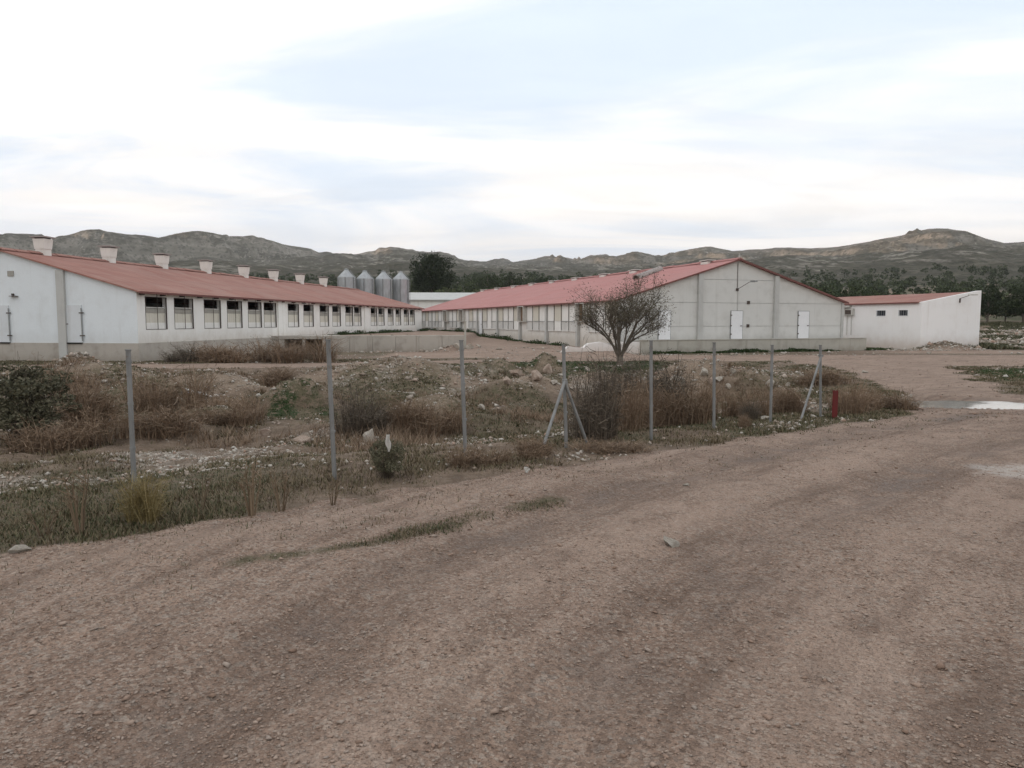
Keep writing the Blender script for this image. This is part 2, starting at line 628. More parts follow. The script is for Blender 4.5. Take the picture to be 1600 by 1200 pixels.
def masks(x, y):
    w, q = wq(x, y)
    d, xb, yb = pit_d(x, y)
    n = fbm(x / 1.3, y / 1.3, 21, 4)
    n2 = fbm(x / 4.0, y / 4.0, 33, 4)
    n3 = fbm(x / 0.4, y / 0.4, 71, 3)
    road = smooth(0.22, -0.22, w + 0.35 * n + 0.15 * n3) * smooth(17.5, 14.5, y)
    xg = np.interp(y, [12, 17, 19, 37, 41, 60], [20, 14.5, 13, 21.6, 60, 60])
    corr = smooth(-0.3, 0.4, x - xb - 0.3 + 0.8 * n) * smooth(0.5, -0.5, x - xg + 1.6 * n) * smooth(12.5, 14, y) * smooth(52.5, 50.0, y + 0.9 * n)
    corr = corr * smooth(0.2, -0.4, x * 0 + (43 - y) * 0 - 1.0)
    track = smooth(-0.2, 0.4, y - yb + 0.7 * n) * smooth(5.0, 4.0, y - yb + 1.0 * n) * smooth(20, 15, x)
    yard = smooth(-2, 0, y - yb - 1) * smooth(53, 50, y) * smooth(-3, 0, x) * smooth(64, 60, x)
    court = smooth(58, 60, y) * smooth(112, 108, y) * smooth(-24, -20, x) * smooth(30, 24, x) * 0.7
    ramp = smooth(46, 48, y) * smooth(-12, -6, x) * smooth(9, 6, x) * smooth(80, 70, y) * 0.9
    dirt = np.maximum.reduce([road, corr, track, yard * 0.9, court, ramp])
    side = np.exp(-((x - 36) / 14) ** 2) * smooth(52, 55, y) * smooth(63, 59, y)
    lane = smooth(2.6, 1.6, np.abs(y - 58 - 0.02 * (x - 40) ** 1.0 + 1.5 * n2)) * smooth(38, 42, x)
    dirt = np.clip(np.maximum(dirt, np.maximum(side * 0.7, lane)), 0, 1)
    # grass strip between the two wheel tracks
    strip = 0.75 * smooth(0.30, 0.0, np.abs(w + 1.1 + 0.30 * n)) * smooth(0.9, 1.6, q) * smooth(4.9, 4.3, q) * smooth(-0.55, 0.15, n3 + 0.5 * n)
    dirt = dirt * (1 - 0.8 * strip)
    green = smooth(-0.22, 0.22, n2 + 0.6 * n)
    rimg = smooth(0.0, 0.6, d) * smooth(5.5, 3.0, yb - y) * smooth(-6, -2, x) * smooth(10.5, 8, x)        # fresh grass under the track
    right = smooth(-0.5, 1.0, x - xg) * smooth(15, 18, y) * smooth(44, 40, y)
    zones = np.zeros_like(x * 1.0)
    for zx, zy, zrx, zry in ((-6.2, 17.2, 3.2, 1.5), (1.2, 29.5, 4.2, 2.4), (4.2, 22.5, 2.0, 1.0), (-2.6, 12.3, 1.6, 0.7), (-13, 20.5, 2.5, 1.2), (9.5, 27, 2.2, 2.4), (-8, 30, 4, 1.5), (6.0, 14.6, 2.2, 0.7)):
        zones = np.maximum(zones, np.exp(-((x - zx) / zrx) ** 2 - ((y - zy) / zry) ** 2))
    zones = smooth(0.25, 0.75, zones + 0.35 * n) * smooth(-0.45, 0.25, n3)
    lowl = np.exp(-((x + 11.5) / 4.5) ** 2 - ((y - 14.6) / 1.2) ** 2)
    green = np.clip(np.maximum.reduce([green * 0.7, zones, rimg, right * smooth(-0.4, 0.2, n), strip, lowl]), 0, 1)
    far = smooth(70, 110, y)
    green = green * (1 - far) + far * smooth(-0.3, 0.3, n2)
    pale = smooth(0.12, 0.5, fbm(x / 1.8, y / 1.8, 88, 4)) * smooth(0.5, 2.5, d)
    berm = np.exp(-((w - 3.9 + 0.6 * n) / 0.7) ** 2) * smooth(-8, -5, q) * smooth(13, 10, q)
    spill = smooth(0.15, -0.25, np.hypot((x - 6.3) / 1.5, (y - 7.8) / 0.55) - 1.0 + 0.5 * n + 0.25 * n3)
    pale = np.clip(np.maximum(pale, berm) * (1 - dirt) + 0.9 * spill, 0, 1)
    # damp wheel tracks on the road, damp mud round the puddle and in the hollow
    t1 = np.interp(q, TRQ, TRW)
    wet = np.exp(-((w - t1) / 0.36) ** 2) + 0.9 * np.exp(-((w - t1 + 1.75) / 0.42) ** 2) + 0.7 * np.exp(-((w - t1 + 3.6) / 0.55) ** 2)
    wet = wet * smooth(16, 13, y) * (0.75 + 0.6 * n)
    rut = np.exp(-((w - t1 + 0.85) / 0.36) ** 2) + 0.9 * np.exp(-((w - t1 + 2.7) / 0.45) ** 2) + 0.6 * smooth(0.5, 0.0, np.abs(w + 0.45)) + 0.5 * smooth(16, 22, y)
    rut = np.clip(rut * (0.8 + 0.8 * n), 0, 1)
    pud = np.exp(-(((x - 10.0) / 2.6) ** 2 + ((y - 15.9) / 1.5) ** 2) ** 2)
    hol = np.exp(-((x - 0.6) / 2.2) ** 2 - ((y - 18.8) / 1.6) ** 2)
    trw = np.exp(-((y - yb - 2.2) / 0.5) ** 2) * smooth(-10, -4, x) * smooth(14, 6, x) * 0.7
    wet = np.clip(np.maximum.reduce([wet, pud, 1.1 * hol, trw]), 0, 1)
    return dirt, green, pale, wet, rut, w - t1, q


def m_ground():
    t = NT('earth')
    dirt, green, pale, wet = (t.attr(a) for a in ('dirt', 'green', 'pale', 'wet'))
    big = t.noise(0.55, 5, 0.6)
    mid = t.noise(3.2, 6, 0.65)
    fine = t.noise(26, 5, 0.7)
    grit = t.voro(55, feature='F1', out='Distance')
    gcol = t.voro(55, feature='F1', out='Color')
    grit2 = t.voro(22, feature='F1', out='Distance')
    g2col = t.voro(22, feature='F1', out='Color')
    # bare dirt
    c = t.mix(t.rng(big, 0.38, 0.64), (0.219, 0.144, 0.104), (0.346, 0.242, 0.181))
    c = t.mix(t.rng(mid, 0.38, 0.7, 0, 0.55), c, (0.212, 0.144, 0.106))
    c = t.mix(t.rng(fine, 0.3, 0.75, 0, 0.5), c, (0.374, 0.268, 0.208))
    sep_ = t.n.new('ShaderNodeSeparateColor')
    t.lk(gcol, sep_.inputs[0])
    c = t.mix(t.math('MULTIPLY', t.rng(sep_.outputs[0], 0.5, 0.9), 0.75), c, (0.391, 0.316, 0.259))
    c = t.mix(t.math('MULTIPLY', t.rng(sep_.outputs[1], 0.55, 0.9), 0.65), c, (0.142, 0.096, 0.072))
    sep2 = t.n.new('ShaderNodeSeparateColor')
    t.lk(g2col, sep2.inputs[0])
    c = t.mix(t.math('MULTIPLY', t.rng(sep2.outputs[0], 0.8, 0.95), 0.22), c, (0.380, 0.352, 0.311))
    cv_ = t.n.new('ShaderNodeCombineXYZ')
    t.lk(t.attr('wt'), cv_.inputs[0])
    t.lk(t.math('MULTIPLY', t.attr('q'), 0.16), cv_.inputs[1])
    stk = t.noise(3.2, 5, 0.62, vec=cv_.outputs[0])
    stk2 = t.noise(11.0, 4, 0.6, vec=cv_.outputs[0])
    c = t.mix(t.rng(stk, 0.50, 0.68, 0, 0.62), c, (0.142, 0.094, 0.069))
    c = t.mix(t.rng(stk, 0.48, 0.32, 0, 0.55), c, (0.409, 0.305, 0.243))
    c = t.mix(t.rng(stk2, 0.52, 0.70, 0, 0.40), c, (0.137, 0.092, 0.069))
    c = t.mix(t.math('MULTIPLY', t.attr('rut'), t.rng(t.noise(2.2, 6, 0.65), 0.3, 0.6, 0, 0.7)), c, (0.409, 0.300, 0.235))
    # soil and low growth off the road
    s = t.mix(t.rng(mid, 0.35, 0.7), (0.125, 0.086, 0.060), (0.235, 0.170, 0.122))
    s = t.mix(t.rng(fine, 0.4, 0.8, 0, 0.6), s, (0.27, 0.225, 0.175))
    gr = t.mix(t.rng(fine, 0.35, 0.7), (0.045, 0.050, 0.024), (0.105, 0.100, 0.052))
    gr = t.mix(t.rng(big, 0.35, 0.7, 0, 0.6), gr, (0.125, 0.112, 0.055))
    bk = t.math('MULTIPLY', t.attr('bank'), t.rng(t.noise(2.0, 5, 0.65), 0.32, 0.58))
    s = t.mix(bk, s, t.mix(t.rng(fine, 0.35, 0.7), (0.24, 0.175, 0.125), (0.36, 0.29, 0.225)))
    gm = t.math('MULTIPLY', green, t.rng(t.noise(7.0, 5, 0.7), 0.36, 0.56))
    s = t.mix(gm, s, t.mix(t.rng(green, 0.7, 0.95), gr, (0.036, 0.056, 0.020)))
    pm = t.math('MULTIPLY', pale, t.rng(t.noise(5.5, 5, 0.75), 0.38, 0.62))
    s = t.mix(pm, s, (0.37, 0.325, 0.275))
    dm = t.math('ADD', dirt, t.math('MULTIPLY', t.math('SUBTRACT', t.noise(4.5, 6, 0.7), 0.5), 0.7), True)
    dm = t.rng(dm, 0.35, 0.65)
    col = t.mix(dm, s, c)
    spm = t.math('MULTIPLY', pale, t.math('MULTIPLY', dirt, t.rng(t.noise(3.0, 6, 0.75), 0.36, 0.6)))
    col = t.mix(spm, col, (0.50, 0.445, 0.40))
    wm = t.math('MULTIPLY', wet, t.rng(t.noise(1.7, 6, 0.7), 0.3, 0.65))
    col = t.mix(t.math('MULTIPLY', wm, 0.72), col, (0.105, 0.070, 0.052))
    b = t.bump(t.noise(9, 5, 0.7), 0.7, 0.05)
    b = t.bump(grit2, 0.25, 0.012, b)
    b = t.bump(grit, 1.0, 0.02, b)
    b = t.bump(fine, 0.6, 0.012, b)
    return t.done(col, t.rng(wm, 0.2, 1.0, 0.95, 0.55), b, spec=0.25)


M = {}
M['earth'] = m_ground()


def axis_steps(lo, hi, fine_lo, fine_hi, step, grow, cap=30.0):
    pts = list(np.arange(fine_lo, fine_hi, step))
    p, s = pts[-1], step
    while p < hi:
        s = min(cap, s * (1 + grow))
        p += s
        pts.append(p)
    p, s, neg = fine_lo, step, []
    while p > lo:
        s = min(cap, s * (1 + grow * 1.6))
        p -= s
        neg.append(p)
    return np.array(neg[::-1] + pts)


gx = axis_steps(-345, 345, -7, 9, 0.075, 0.02)
gy = axis_steps(-345, 345, 2.0, 12, 0.075, 0.0095)
GX, GY = np.meshgrid(gx, gy)
GZ = height(GX, GY)
nx_, ny_ = len(gx), len(gy)
gv = np.stack([GX, GY, GZ], -1).reshape(-1, 3)
idx = np.arange(nx_ * ny_).reshape(ny_, nx_)
gf = np.stack([idx[:-1, :-1], idx[:-1, 1:], idx[1:, 1:], idx[1:, :-1]], -1).reshape(-1, 4)
mk = [a.ravel() for a in masks(gv[:, 0], gv[:, 1])]
bank_ = mound_sum(gv[:, 0], gv[:, 1]).ravel()
is_road = (mk[0][gf].mean(1) > 0.5) & (gv[gf[:, 0], 1] < 57) & (gv[gf[:, 0], 1] > -12)


def ground_piece(name, faces):
    used, inv = np.unique(faces, return_inverse=True)
    me = np_mesh(name, gv[used], inv.reshape(faces.shape), M['earth'], True)
    for an, a in zip(('dirt', 'green', 'pale', 'wet', 'rut', 'wt', 'q', 'bank'), mk + [bank_]):
        at_ = me.attributes.new(an, 'FLOAT', 'POINT')
        at_.data.foreach_set('value', a[used].astype(np.float32))
    return tag(link(name, me), kind='structure')


ground_piece('ground', gf[~is_road])
ground_piece('dirt_road', gf[is_road])

# ------------------------------------------------------------------ hills


def m_hill():
    t = NT('hillside')
    g = t.n.new('ShaderNodeNewGeometry')
    s = t.n.new('ShaderNodeSeparateXYZ')
    t.lk(g.outputs['Normal'], s.inputs[0])
    n1 = t.noise(0.012, 7, 0.62)
    n2 = t.noise(0.05, 7, 0.68)
    n3 = t.noise(0.25, 5, 0.7)
    scrub = t.mix(t.rng(n2, 0.35, 0.65), (0.062, 0.056, 0.040), (0.112, 0.102, 0.074))
    scrub = t.mix(t.rng(n3, 0.45, 0.7, 0, 0.75), scrub, (0.024, 0.029, 0.016))
    rock = t.mix(t.rng(n2, 0.35, 0.7), (0.26, 0.235, 0.20), (0.40, 0.365, 0.31))
    rock = t.mix(t.rng(n3, 0.4, 0.75, 0, 0.6), rock, (0.11, 0.095, 0.075))
    strata = t.noise(0.02, 6, 0.6, stretch=(0.35, 0.35, 5.0))
    rock = t.mix(t.rng(strata, 0.42, 0.6, 0, 0.6), rock, (0.13, 0.125, 0.095))
    steep = t.math('ADD', s.outputs[2], t.math('MULTIPLY', t.math('SUBTRACT', n2, 0.5), 1.1))
    rm = t.rng(steep, 0.92, 0.64, 0, 0.95)
    lg = t.noise(0.004, 3, 0.5, stretch=(1, 1, 1))
    outc = t.math('MULTIPLY', t.rng(t.noise(0.035, 8, 0.75, stretch=(1, 1, 3.5)), 0.53, 0.59), t.rng(lg, 0.33, 0.50))
    rm = t.math('MAXIMUM', rm, t.math('MULTIPLY', outc, t.rng(t.height_z(), 12, 45)))
    col = t.mix(rm, scrub, rock)
    oc2 = t.math('MULTIPLY', t.rng(t.noise(0.11, 6, 0.7, stretch=(1, 1, 3.0)), 0.56, 0.64), t.rng(t.noise(0.009, 4, 0.6), 0.42, 0.58))
    col = t.mix(t.math('MULTIPLY', oc2, t.rng(t.height_z(), 30, 60, 0, 0.85)), col, (0.43, 0.40, 0.35))
    blot = t.voro(0.16, feature='F1', out='Distance')
    col = t.mix(t.rng(blot, 0.42, 0.15, 0, 0.6), col, (0.028, 0.032, 0.018))
    b = t.bump(n3, 1.0, 3.0)
    b = t.bump(n2, 0.8, 6.0, b)
    return t.done(col, 0.95, b, spec=0.1)


M['hill'] = m_hill()
az = np.radians(np.concatenate([np.linspace(-180, -75, 70)[:-1], np.linspace(-75, -36, 120)[:-1], np.linspace(-36, 36, 760)[:-1], np.linspace(36, 75, 80)[:-1], np.linspace(75, 180, 60)]))
rr = np.concatenate([np.linspace(300, 620, 50)[:-1], np.linspace(620, 2700, 260)[:-1], np.linspace(2700, 5200, 24)])
RR, AZ = np.meshgrid(rr, az)
HX, HY = RR * np.sin(AZ), RR * np.cos(AZ)
HZ = height(HX, HY) - 1.0 * smooth(345, 310, RR)
hv_ = np.stack([HX, HY, HZ], -1).reshape(-1, 3)
hi = np.arange(HX.size).reshape(HX.shape)
hf = np.stack([hi[:-1, :-1], hi[1:, :-1], hi[1:, 1:], hi[:-1, 1:]], -1).reshape(-1, 4)
tag(link('hills', np_mesh('hills', hv_, hf[:, ::-1], M['hill'], False)), kind='structure')

# ------------------------------------------------------------------ puddle
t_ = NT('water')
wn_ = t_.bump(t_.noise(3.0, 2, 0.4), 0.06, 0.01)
M['water'] = t_.done((0.24, 0.225, 0.205), 0.03, wn_, spec=0.5)  # murky water, base paled to stand in for the bright wall reflection
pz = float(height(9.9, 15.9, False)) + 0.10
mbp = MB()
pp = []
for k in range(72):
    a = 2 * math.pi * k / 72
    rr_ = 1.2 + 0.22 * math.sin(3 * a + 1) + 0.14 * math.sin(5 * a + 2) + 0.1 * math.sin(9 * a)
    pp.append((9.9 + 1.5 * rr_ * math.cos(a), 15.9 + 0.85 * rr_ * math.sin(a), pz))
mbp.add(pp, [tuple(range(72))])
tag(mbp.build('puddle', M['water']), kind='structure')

# ------------------------------------------------------------------ building materials
M['white'] = m_plaster('white_render', (0.84, 0.83, 0.80), (0.50, 0.46, 0.40), (-0.2, 1.2, (0.42, 0.36, 0.29), 0.65), 0.24, 0.45)
M['white_annex'] = m_plaster('white_annex_render', (0.86, 0.85, 0.84), (0.58, 0.52, 0.46), (-1.0, 0.7, (0.46, 0.35, 0.27), 0.65), 0.18, 0.22)
M['blue_white'] = m_plaster('bluish_white_paint', (0.74, 0.785, 0.81), (0.50, 0.50, 0.49), (-0.1, 1.3, (0.44, 0.42, 0.39), 0.35), 0.25, 0.35)
M['grey_panel'] = m_plaster('grey_concrete_panel', (0.63, 0.63, 0.605), (0.42, 0.41, 0.38), (-0.2, 0.9, (0.26, 0.25, 0.22), 0.5), 0.4, 0.4)
M['pilaster'] = m_plaster('pale_pilaster', (0.50, 0.50, 0.48), (0.30, 0.30, 0.28), None, 0.4, 0.6)
M['concrete'] = m_plaster('old_concrete', (0.44, 0.405, 0.36), (0.23, 0.20, 0.17), (-1.2, 0.0, (0.20, 0.165, 0.12), 0.6), 0.6, 0.7)
M['concrete_green'] = m_plaster('mossy_concrete', (0.44, 0.42, 0.37), (0.24, 0.22, 0.18), (-1.1, -0.2, (0.18, 0.15, 0.11), 0.7), 0.5, 0.6)
M['roof_l'] = m_roof('faded_red_roof', (0.285, 0.130, 0.102), (0.36, 0.185, 0.150), (0.35, 0.235, 0.20))
M['roof_r'] = m_roof('red_sheet_roof', (0.430, 0.195, 0.180), (0.470, 0.225, 0.210), (0.44, 0.25, 0.23))
M['roof_a'] = m_roof('brown_red_roof', (0.28, 0.125, 0.10), (0.36, 0.19, 0.155), (0.34, 0.23, 0.19))
M['roof_edge'] = m_plain('dark_red_trim', (0.17, 0.065, 0.055), 0.7)
M['vent'] = m_plaster('cream_vent', (0.76, 0.74, 0.70), (0.50, 0.47, 0.42), None, 0.5, 0.5)
M['vent_cap'] = m_plain('vent_cap_metal', (0.33, 0.29, 0.27), 0.6)
M['curtain'] = m_plaster('pale_curtain', (0.66, 0.63, 0.55), (0.36, 0.32, 0.25), None, 0.3, 0.35)
M['curtain_white'] = m_plaster('white_sheet', (0.82, 0.81, 0.78), (0.45, 0.43, 0.40), None, 0.25, 0.3)
M['curtain_grey'] = m_plaster('grey_sheet', (0.36, 0.345, 0.31), (0.22, 0.20, 0.17), None, 0.3, 0.3)
M['iron'] = m_plain('rusty_iron', (0.075, 0.055, 0.045), 0.7)
M['dark'] = m_plain('dark_gap', (0.02, 0.018, 0.016), 0.9)
M['door'] = m_plain('white_door', (0.78, 0.79, 0.80), 0.45, 0, 0.06)
M['door_l'] = m_plaster('painted_door', (0.66, 0.69, 0.71), (0.45, 0.43, 0.40), None, 0.25, 0.35)
M['wood'] = m_plain('brown_board', (0.20, 0.125, 0.075), 0.8)
M['galv'] = NT('galvanised')
_t = M['galv']
_c = _t.mix(_t.rng(_t.noise(2.2, 5, 0.6, stretch=(1, 1, 0.3)), 0.35, 0.7), (0.52, 0.55, 0.57), (0.40, 0.42, 0.43))
_wv = _t.n.new('ShaderNodeTexWave')
_wv.bands_direction = 'Z'
_wv.inputs['Scale'].default_value = 2.2
_t.lk(_t.tc.outputs['Object'], _wv.inputs['Vector'])
M['galv'] = _t.done(_c, 0.48, _t.bump(_wv.outputs[1], 0.4, 0.03), 0.15)
M['steel'] = m_plain('grey_steel', (0.30, 0.31, 0.31), 0.5, 0.4)
M['glass'] = m_plain('dark_glass', (0.03, 0.035, 0.045), 0.12, 0, 0.1)
M['plastic'] = m_plain('aged_plastic', (0.55, 0.54, 0.50), 0.5)


def line_t(px, org, d):
    """distance along a plan line org + t*d seen at picture column px"""
    r_ = (px - W / 2) / FPX
    return (org[0] - org[1] * r_) / (d[1] * r_ - d[0])


def roof_slab(mb, x0, z0, x1, z1, y0, y1, th=0.09):
    mb.add([(x0, y0, z0), (x1, y0, z1), (x1, y1, z1), (x0, y1, z0), (x0, y0, z0 - th), (x1, y0, z1 - th), (x1, y1, z1 - th), (x0, y1, z0 - th)],
           [(0, 1, 2, 3), (7, 6, 5, 4), (0, 4, 5, 1), (1, 5, 6, 2), (2, 6, 7, 3), (3, 7, 4, 0)])


# ================================================================== left shed (long white livestock shed)
AL = R(9.3)
UL = (math.sin(AL), math.cos(AL))                  # along its length
DL = 42.0
OL = ((217 - 800) / FPX * DL, DL)                  # near right-hand corner
WL, LL = 17.0, 57.0
FLOOR_L, EAVE_L, PEAK_L, BASE_L = 0.36, 3.28, 5.63, -1.6
shed = empty('livestock_shed', (OL[0], OL[1], 0), -AL, 'long white livestock shed with red roof and open windows, at left', 'shed')
HALF = WL / 2


def wl_t(px):
    return line_t(px, OL, UL)


win_px = [(229, 264), (274, 305), (320, 348), (356, 381), (391, 409), (415, 432.5), (451, 469), (475, 492), (500, 516), (520, 534), (540.6, 553), (555, 565),
          (581, 589.5), (592.5, 601), (606, 616), (618, 628), (632, 639), (641.5, 648)]
WINW, WZ0, WZ1 = 2.0, 1.12, 3.02
win_c = [0.5 * (wl_t(a) + wl_t(b)) for a, b in win_px]
LL = max(LL, win_c[-1] + 1.6)
mb = MB()                                           # right-hand long wall, pieced round the window openings
T = 0.28
mb.box(-T, 0, 0, LL, FLOOR_L, WZ0)
mb.box(-T, 0, 0, LL, WZ1, EAVE_L)
edges = [0.0]
for c in win_c:
    edges += [c - WINW / 2, c + WINW / 2]
edges.append(LL)
for i in range(0, len(edges), 2):
    if edges[i + 1] > edges[i]:
        mb.box(-T, 0, edges[i], edges[i + 1], WZ0, WZ1)
mb.box(-WL, -WL + T, 0.01, LL - 0.01, FLOOR_L, EAVE_L)  # far long wall, unseen, left windowless to keep the interior dark
mb.build('wall', M['white'], shed)
for y0, y1 in ((-0.004, T), (LL - T, LL + 0.004)):  # gables
    MB().prism([(-WL, FLOOR_L), (-0.004, FLOOR_L), (-0.004, EAVE_L), (-HALF, PEAK_L), (-WL, EAVE_L)], y0, y1).build('gable_wall', M['blue_white'], shed)
MB().box(-WL - 0.02, 0.05, -0.06, LL + 0.03, BASE_L, FLOOR_L - 0.002).build('plinth', M['concrete'], shed)
MB().box(-WL + T, -T, T, LL - T, FLOOR_L - 0.001, FLOOR_L + 0.04).build('floor', M['concrete'], shed)
mb = MB()                                           # buttress strip on the gable, down to the ground
mb.box(-4.95, -4.45, -0.16, -0.002, BASE_L, EAVE_L + (PEAK_L - EAVE_L) * 0.54 - 0.05)
mb.build('pilaster', M['pilaster'], shed)
mb = MB()
SL = (PEAK_L - EAVE_L) / HALF
OVR = 0.34
roof_slab(mb, -HALF, PEAK_L + 0.10, OVR, EAVE_L + 0.10 - OVR * SL, -0.22, LL + 0.2)
roof_slab(mb, -HALF - 0.002, PEAK_L + 0.10, -WL - OVR, EAVE_L + 0.10 - OVR * SL, -0.22, LL + 0.2)
roof = mb.build('roof', M['roof_l'], shed)
for k in range(int(LL / 1.05)):                     # ridge tiles, a little uneven
    dz = random.uniform(-0.02, 0.025)
    y0 = -0.2 + k * 1.05
    if k == 0:
        mt = MB().prism([(-0.28, -0.06), (0, 0.05), (0.28, -0.06), (0.28, -0.01), (0, 0.12), (-0.28, -0.01)], 0, 0.98).mesh('ridge_tile', M['roof_l'])
    link('ridge_tile', mt, roof, (-HALF, y0, PEAK_L + 0.12 + dz))
mb = MB()
mb.box(OVR + 0.002, OVR + 0.03, -0.22, LL + 0.2, EAVE_L - OVR * SL - 0.03, EAVE_L + 0.09 - OVR * SL)
mb.build('eave_trim', M['roof_edge'], shed)
me_ra = MB().box(0.002, OVR - 0.02, 0, 0.1, EAVE_L - 0.20, EAVE_L - 0.07).mesh('rafter_end', M['iron'])
for k in range(0, int(LL / 1.9)):                   # rafter ends under the eave
    link('rafter_end', me_ra, shed, (0, 0.2 + k * 1.9, 0))

# windows: recessed sheet curtains, open dark gap at the top, iron rod down the middle
w_fr = MB()
fw = 0.028
for x0, x1, z0, z1 in ((-WINW / 2, WINW / 2, 0, fw), (-WINW / 2, WINW / 2, 1.9 - fw, 1.9)):
    w_fr.box(-0.06, 0.012, x0, x1, z0, z1)
for x0, x1 in ((-WINW / 2, -WINW / 2 + fw), (WINW / 2 - fw, WINW / 2)):
    w_fr.box(-0.06, 0.012, x0, x1, fw, 1.9 - fw)
me_fr = w_fr.mesh('window', M['iron'])


def sheet(z0, z1, amp, y=WINW / 2 - 0.03, x=-0.12, n=26):
    m_ = MB()
    vs_, fs = [], []
    for i in range(n + 1):
        yy = -y + 2 * y * i / n
        o = amp * math.sin(i * 1.9) + amp * 0.6 * math.sin(i * 0.73 + 1)
        for z in (z0, z1):
            vs_.append((x + o, yy, z))
            vs_.append((x + o - 0.015, yy, z))
    for i in range(n):
        a = i * 4
        fs += [(a, a + 4, a + 6, a + 2), (a + 1, a + 3, a + 7, a + 5), (a + 2, a + 6, a + 7, a + 3), (a, a + 1, a + 5, a + 4)]
    return m_.add(vs_, fs)


me_c1 = sheet(0.032, 0.40, 0.008, x=-0.09).mesh('lower_sheet', M['curtain_white'])
me_c2 = sheet(0.36, 1.02, 0.012).mesh('curtain', M['curtain'])
me_c3 = sheet(1.00, 1.26, 0.006, x=-0.10).mesh('curtain_band', M['curtain_grey'])
me_rod = MB().tube([(0.03, 0.06, 0.0), (0.03, 0.06, 2.15)], 0.018, 6).box(0.0, 0.03, 0.02, 0.10, 2.05, 2.10).mesh('rod', M['iron'])
me_bat = MB().box(-0.13, -0.07, -WINW / 2 + 0.05, WINW / 2 - 0.05, 1.255, 1.32).mesh('batten', M['plastic'])
for i, c in enumerate(win_c):
    wdw = link('window', me_fr, shed, (0, c, WZ0))
    for nm, me in (('lower_sheet', me_c1), ('curtain', me_c2), ('curtain_band', me_c3), ('rod', me_rod), ('batten', me_bat)):
        ch = link(nm, me, wdw)
        if nm in ('curtain_band', 'batten'):
            ch.location = (0, 0, random.uniform(-0.05, 0.03))
# wide piers between the groups of six
for a in (440, 573):
    c = wl_t(a)
    MB().box(0.002, 0.10, c - 0.55, c + 0.55, FLOOR_L + 0.01, EAVE_L - 0.12).build('pier', M['white'], shed)
# doors in the gable
for (a, b, off) in ((105, 131, 0.0), (-16, 18, 0.0)):
    PLx = (-math.cos(AL), math.sin(AL))
    s0, s1 = line_t(a, OL, PLx), line_t(b, OL, PLx)
    d_ = MB().box(-s0, -s1, -0.05, -0.006, FLOOR_L + 0.03, 2.52).build('door', M['door_l'], shed)
    MB().box(-s1 - 0.03, -s1 + 0.04, -0.075, -0.052, FLOOR_L + 0.12, 2.35).build('hinge_bar', M['steel'], d_)
    for z in (0.75, 2.05):
        MB().box(-s1 - 0.14, -s1 + 0.16, -0.085, -0.053, z, z + 0.06).build('hinge', M['iron'], d_)
    MB().box(-s0 + 0.06, -s0 + 0.20, -0.085, -0.052, 1.42, 1.47).build('handle', M['iron'], d_)
    MB().box(-s0, -s1, -0.12, -0.03, FLOOR_L - 0.05, FLOOR_L + 0.028).build('door_sill', M['dark'], d_)
MB().box(-8.15, -7.75, -0.05, -0.006, 4.2, 4.5).build('gable_vent', M['curtain_grey'], shed)
MB().box(-8.0, -7.55, -0.20, -0.006, 3.03, 3.06).box(-7.9, -7.8, -0.12, -0.006, 3.08, 3.2).build('lamp_bracket', M['iron'], shed)
# roof vents along the ridge
OR_L = (OL[0] - HALF * math.cos(AL), OL[1] + HALF * math.sin(AL))
v_body = MB().box(-0.30, 0.30, -0.30, 0.30, -0.45, 0.30).box(-0.33, 0.33, -0.33, 0.33, 0.302, 0.92, 0.06).mesh('roof_vent', M['vent'])
v_cap = MB().box(-0.50, 0.50, -0.50, 0.50, 0.99, 1.06).box(-0.3, 0.3, -0.3, 0.3, 1.062, 1.10).mesh('vent_cap', M['vent_cap'])
v_gap = MB().box(-0.30, 0.30, -0.30, 0.30, 0.922, 0.988).mesh('vent_slot', M['dark'])
for a in (75, 176, 258, 326, 384, 430, 471, 507):
    t = line_t(a, OR_L, UL)
    vb = link('roof_vent', v_body, shed, (-HALF + 0.05, t, PEAK_L + 0.10))
    vb.rotation_euler = (0, random.uniform(-0.02, 0.02), random.uniform(-0.05, 0.05))
    link('vent_cap', v_cap, vb)
    link('vent_slot', v_gap, vb)
vb = link('roof_vent', v_body, shed, (-HALF - 2.6, line_t(374, OR_L, UL) + 5.5, PEAK_L - 0.35))
link('vent_cap', v_cap, vb)

# ------------------------------------------------------------------ loading dock against the left shed
DKX0, DKX1, DKY = -18.95, -14.45, 57.4
dock = empty('loading_dock', (DKX0, DKY, -0.8), 0, 'low concrete loading dock with two dark openings against the left shed', 'dock')
ww = DKX1 - DKX0
MB().box(0, ww, 0, 5.0, 1.02, 1.27).build('slab', M['concrete'], dock, bevel=0.02)
MB().box(0, 1.35, 0.05, 4.9, -0.4, 1.018).build('side_wall', M['concrete'], dock)
for x in (2.75, 4.28):
    MB().box(x, x + 0.2, 0.05, 0.3, -0.4, 1.018).build('pillar', M['concrete'], dock)
MB().box(1.37, ww - 0.05, 3.6, 3.8, -0.4, 1.017).build('back_wall', M['concrete'], dock)

# low retaining wall of the courtyard
rw = MB()
for k in range(6):
    x0 = -14.4 + k * 1.80
    rw.box(x0, x0 + 1.785, 57.55, 58.25, -1.5, 0.50 + random.uniform(-0.015, 0.015))
tag(rw.build('retaining_wall', M['concrete'], bevel=0.015), 'low grey concrete retaining wall along the edge of the courtyard', 'wall')

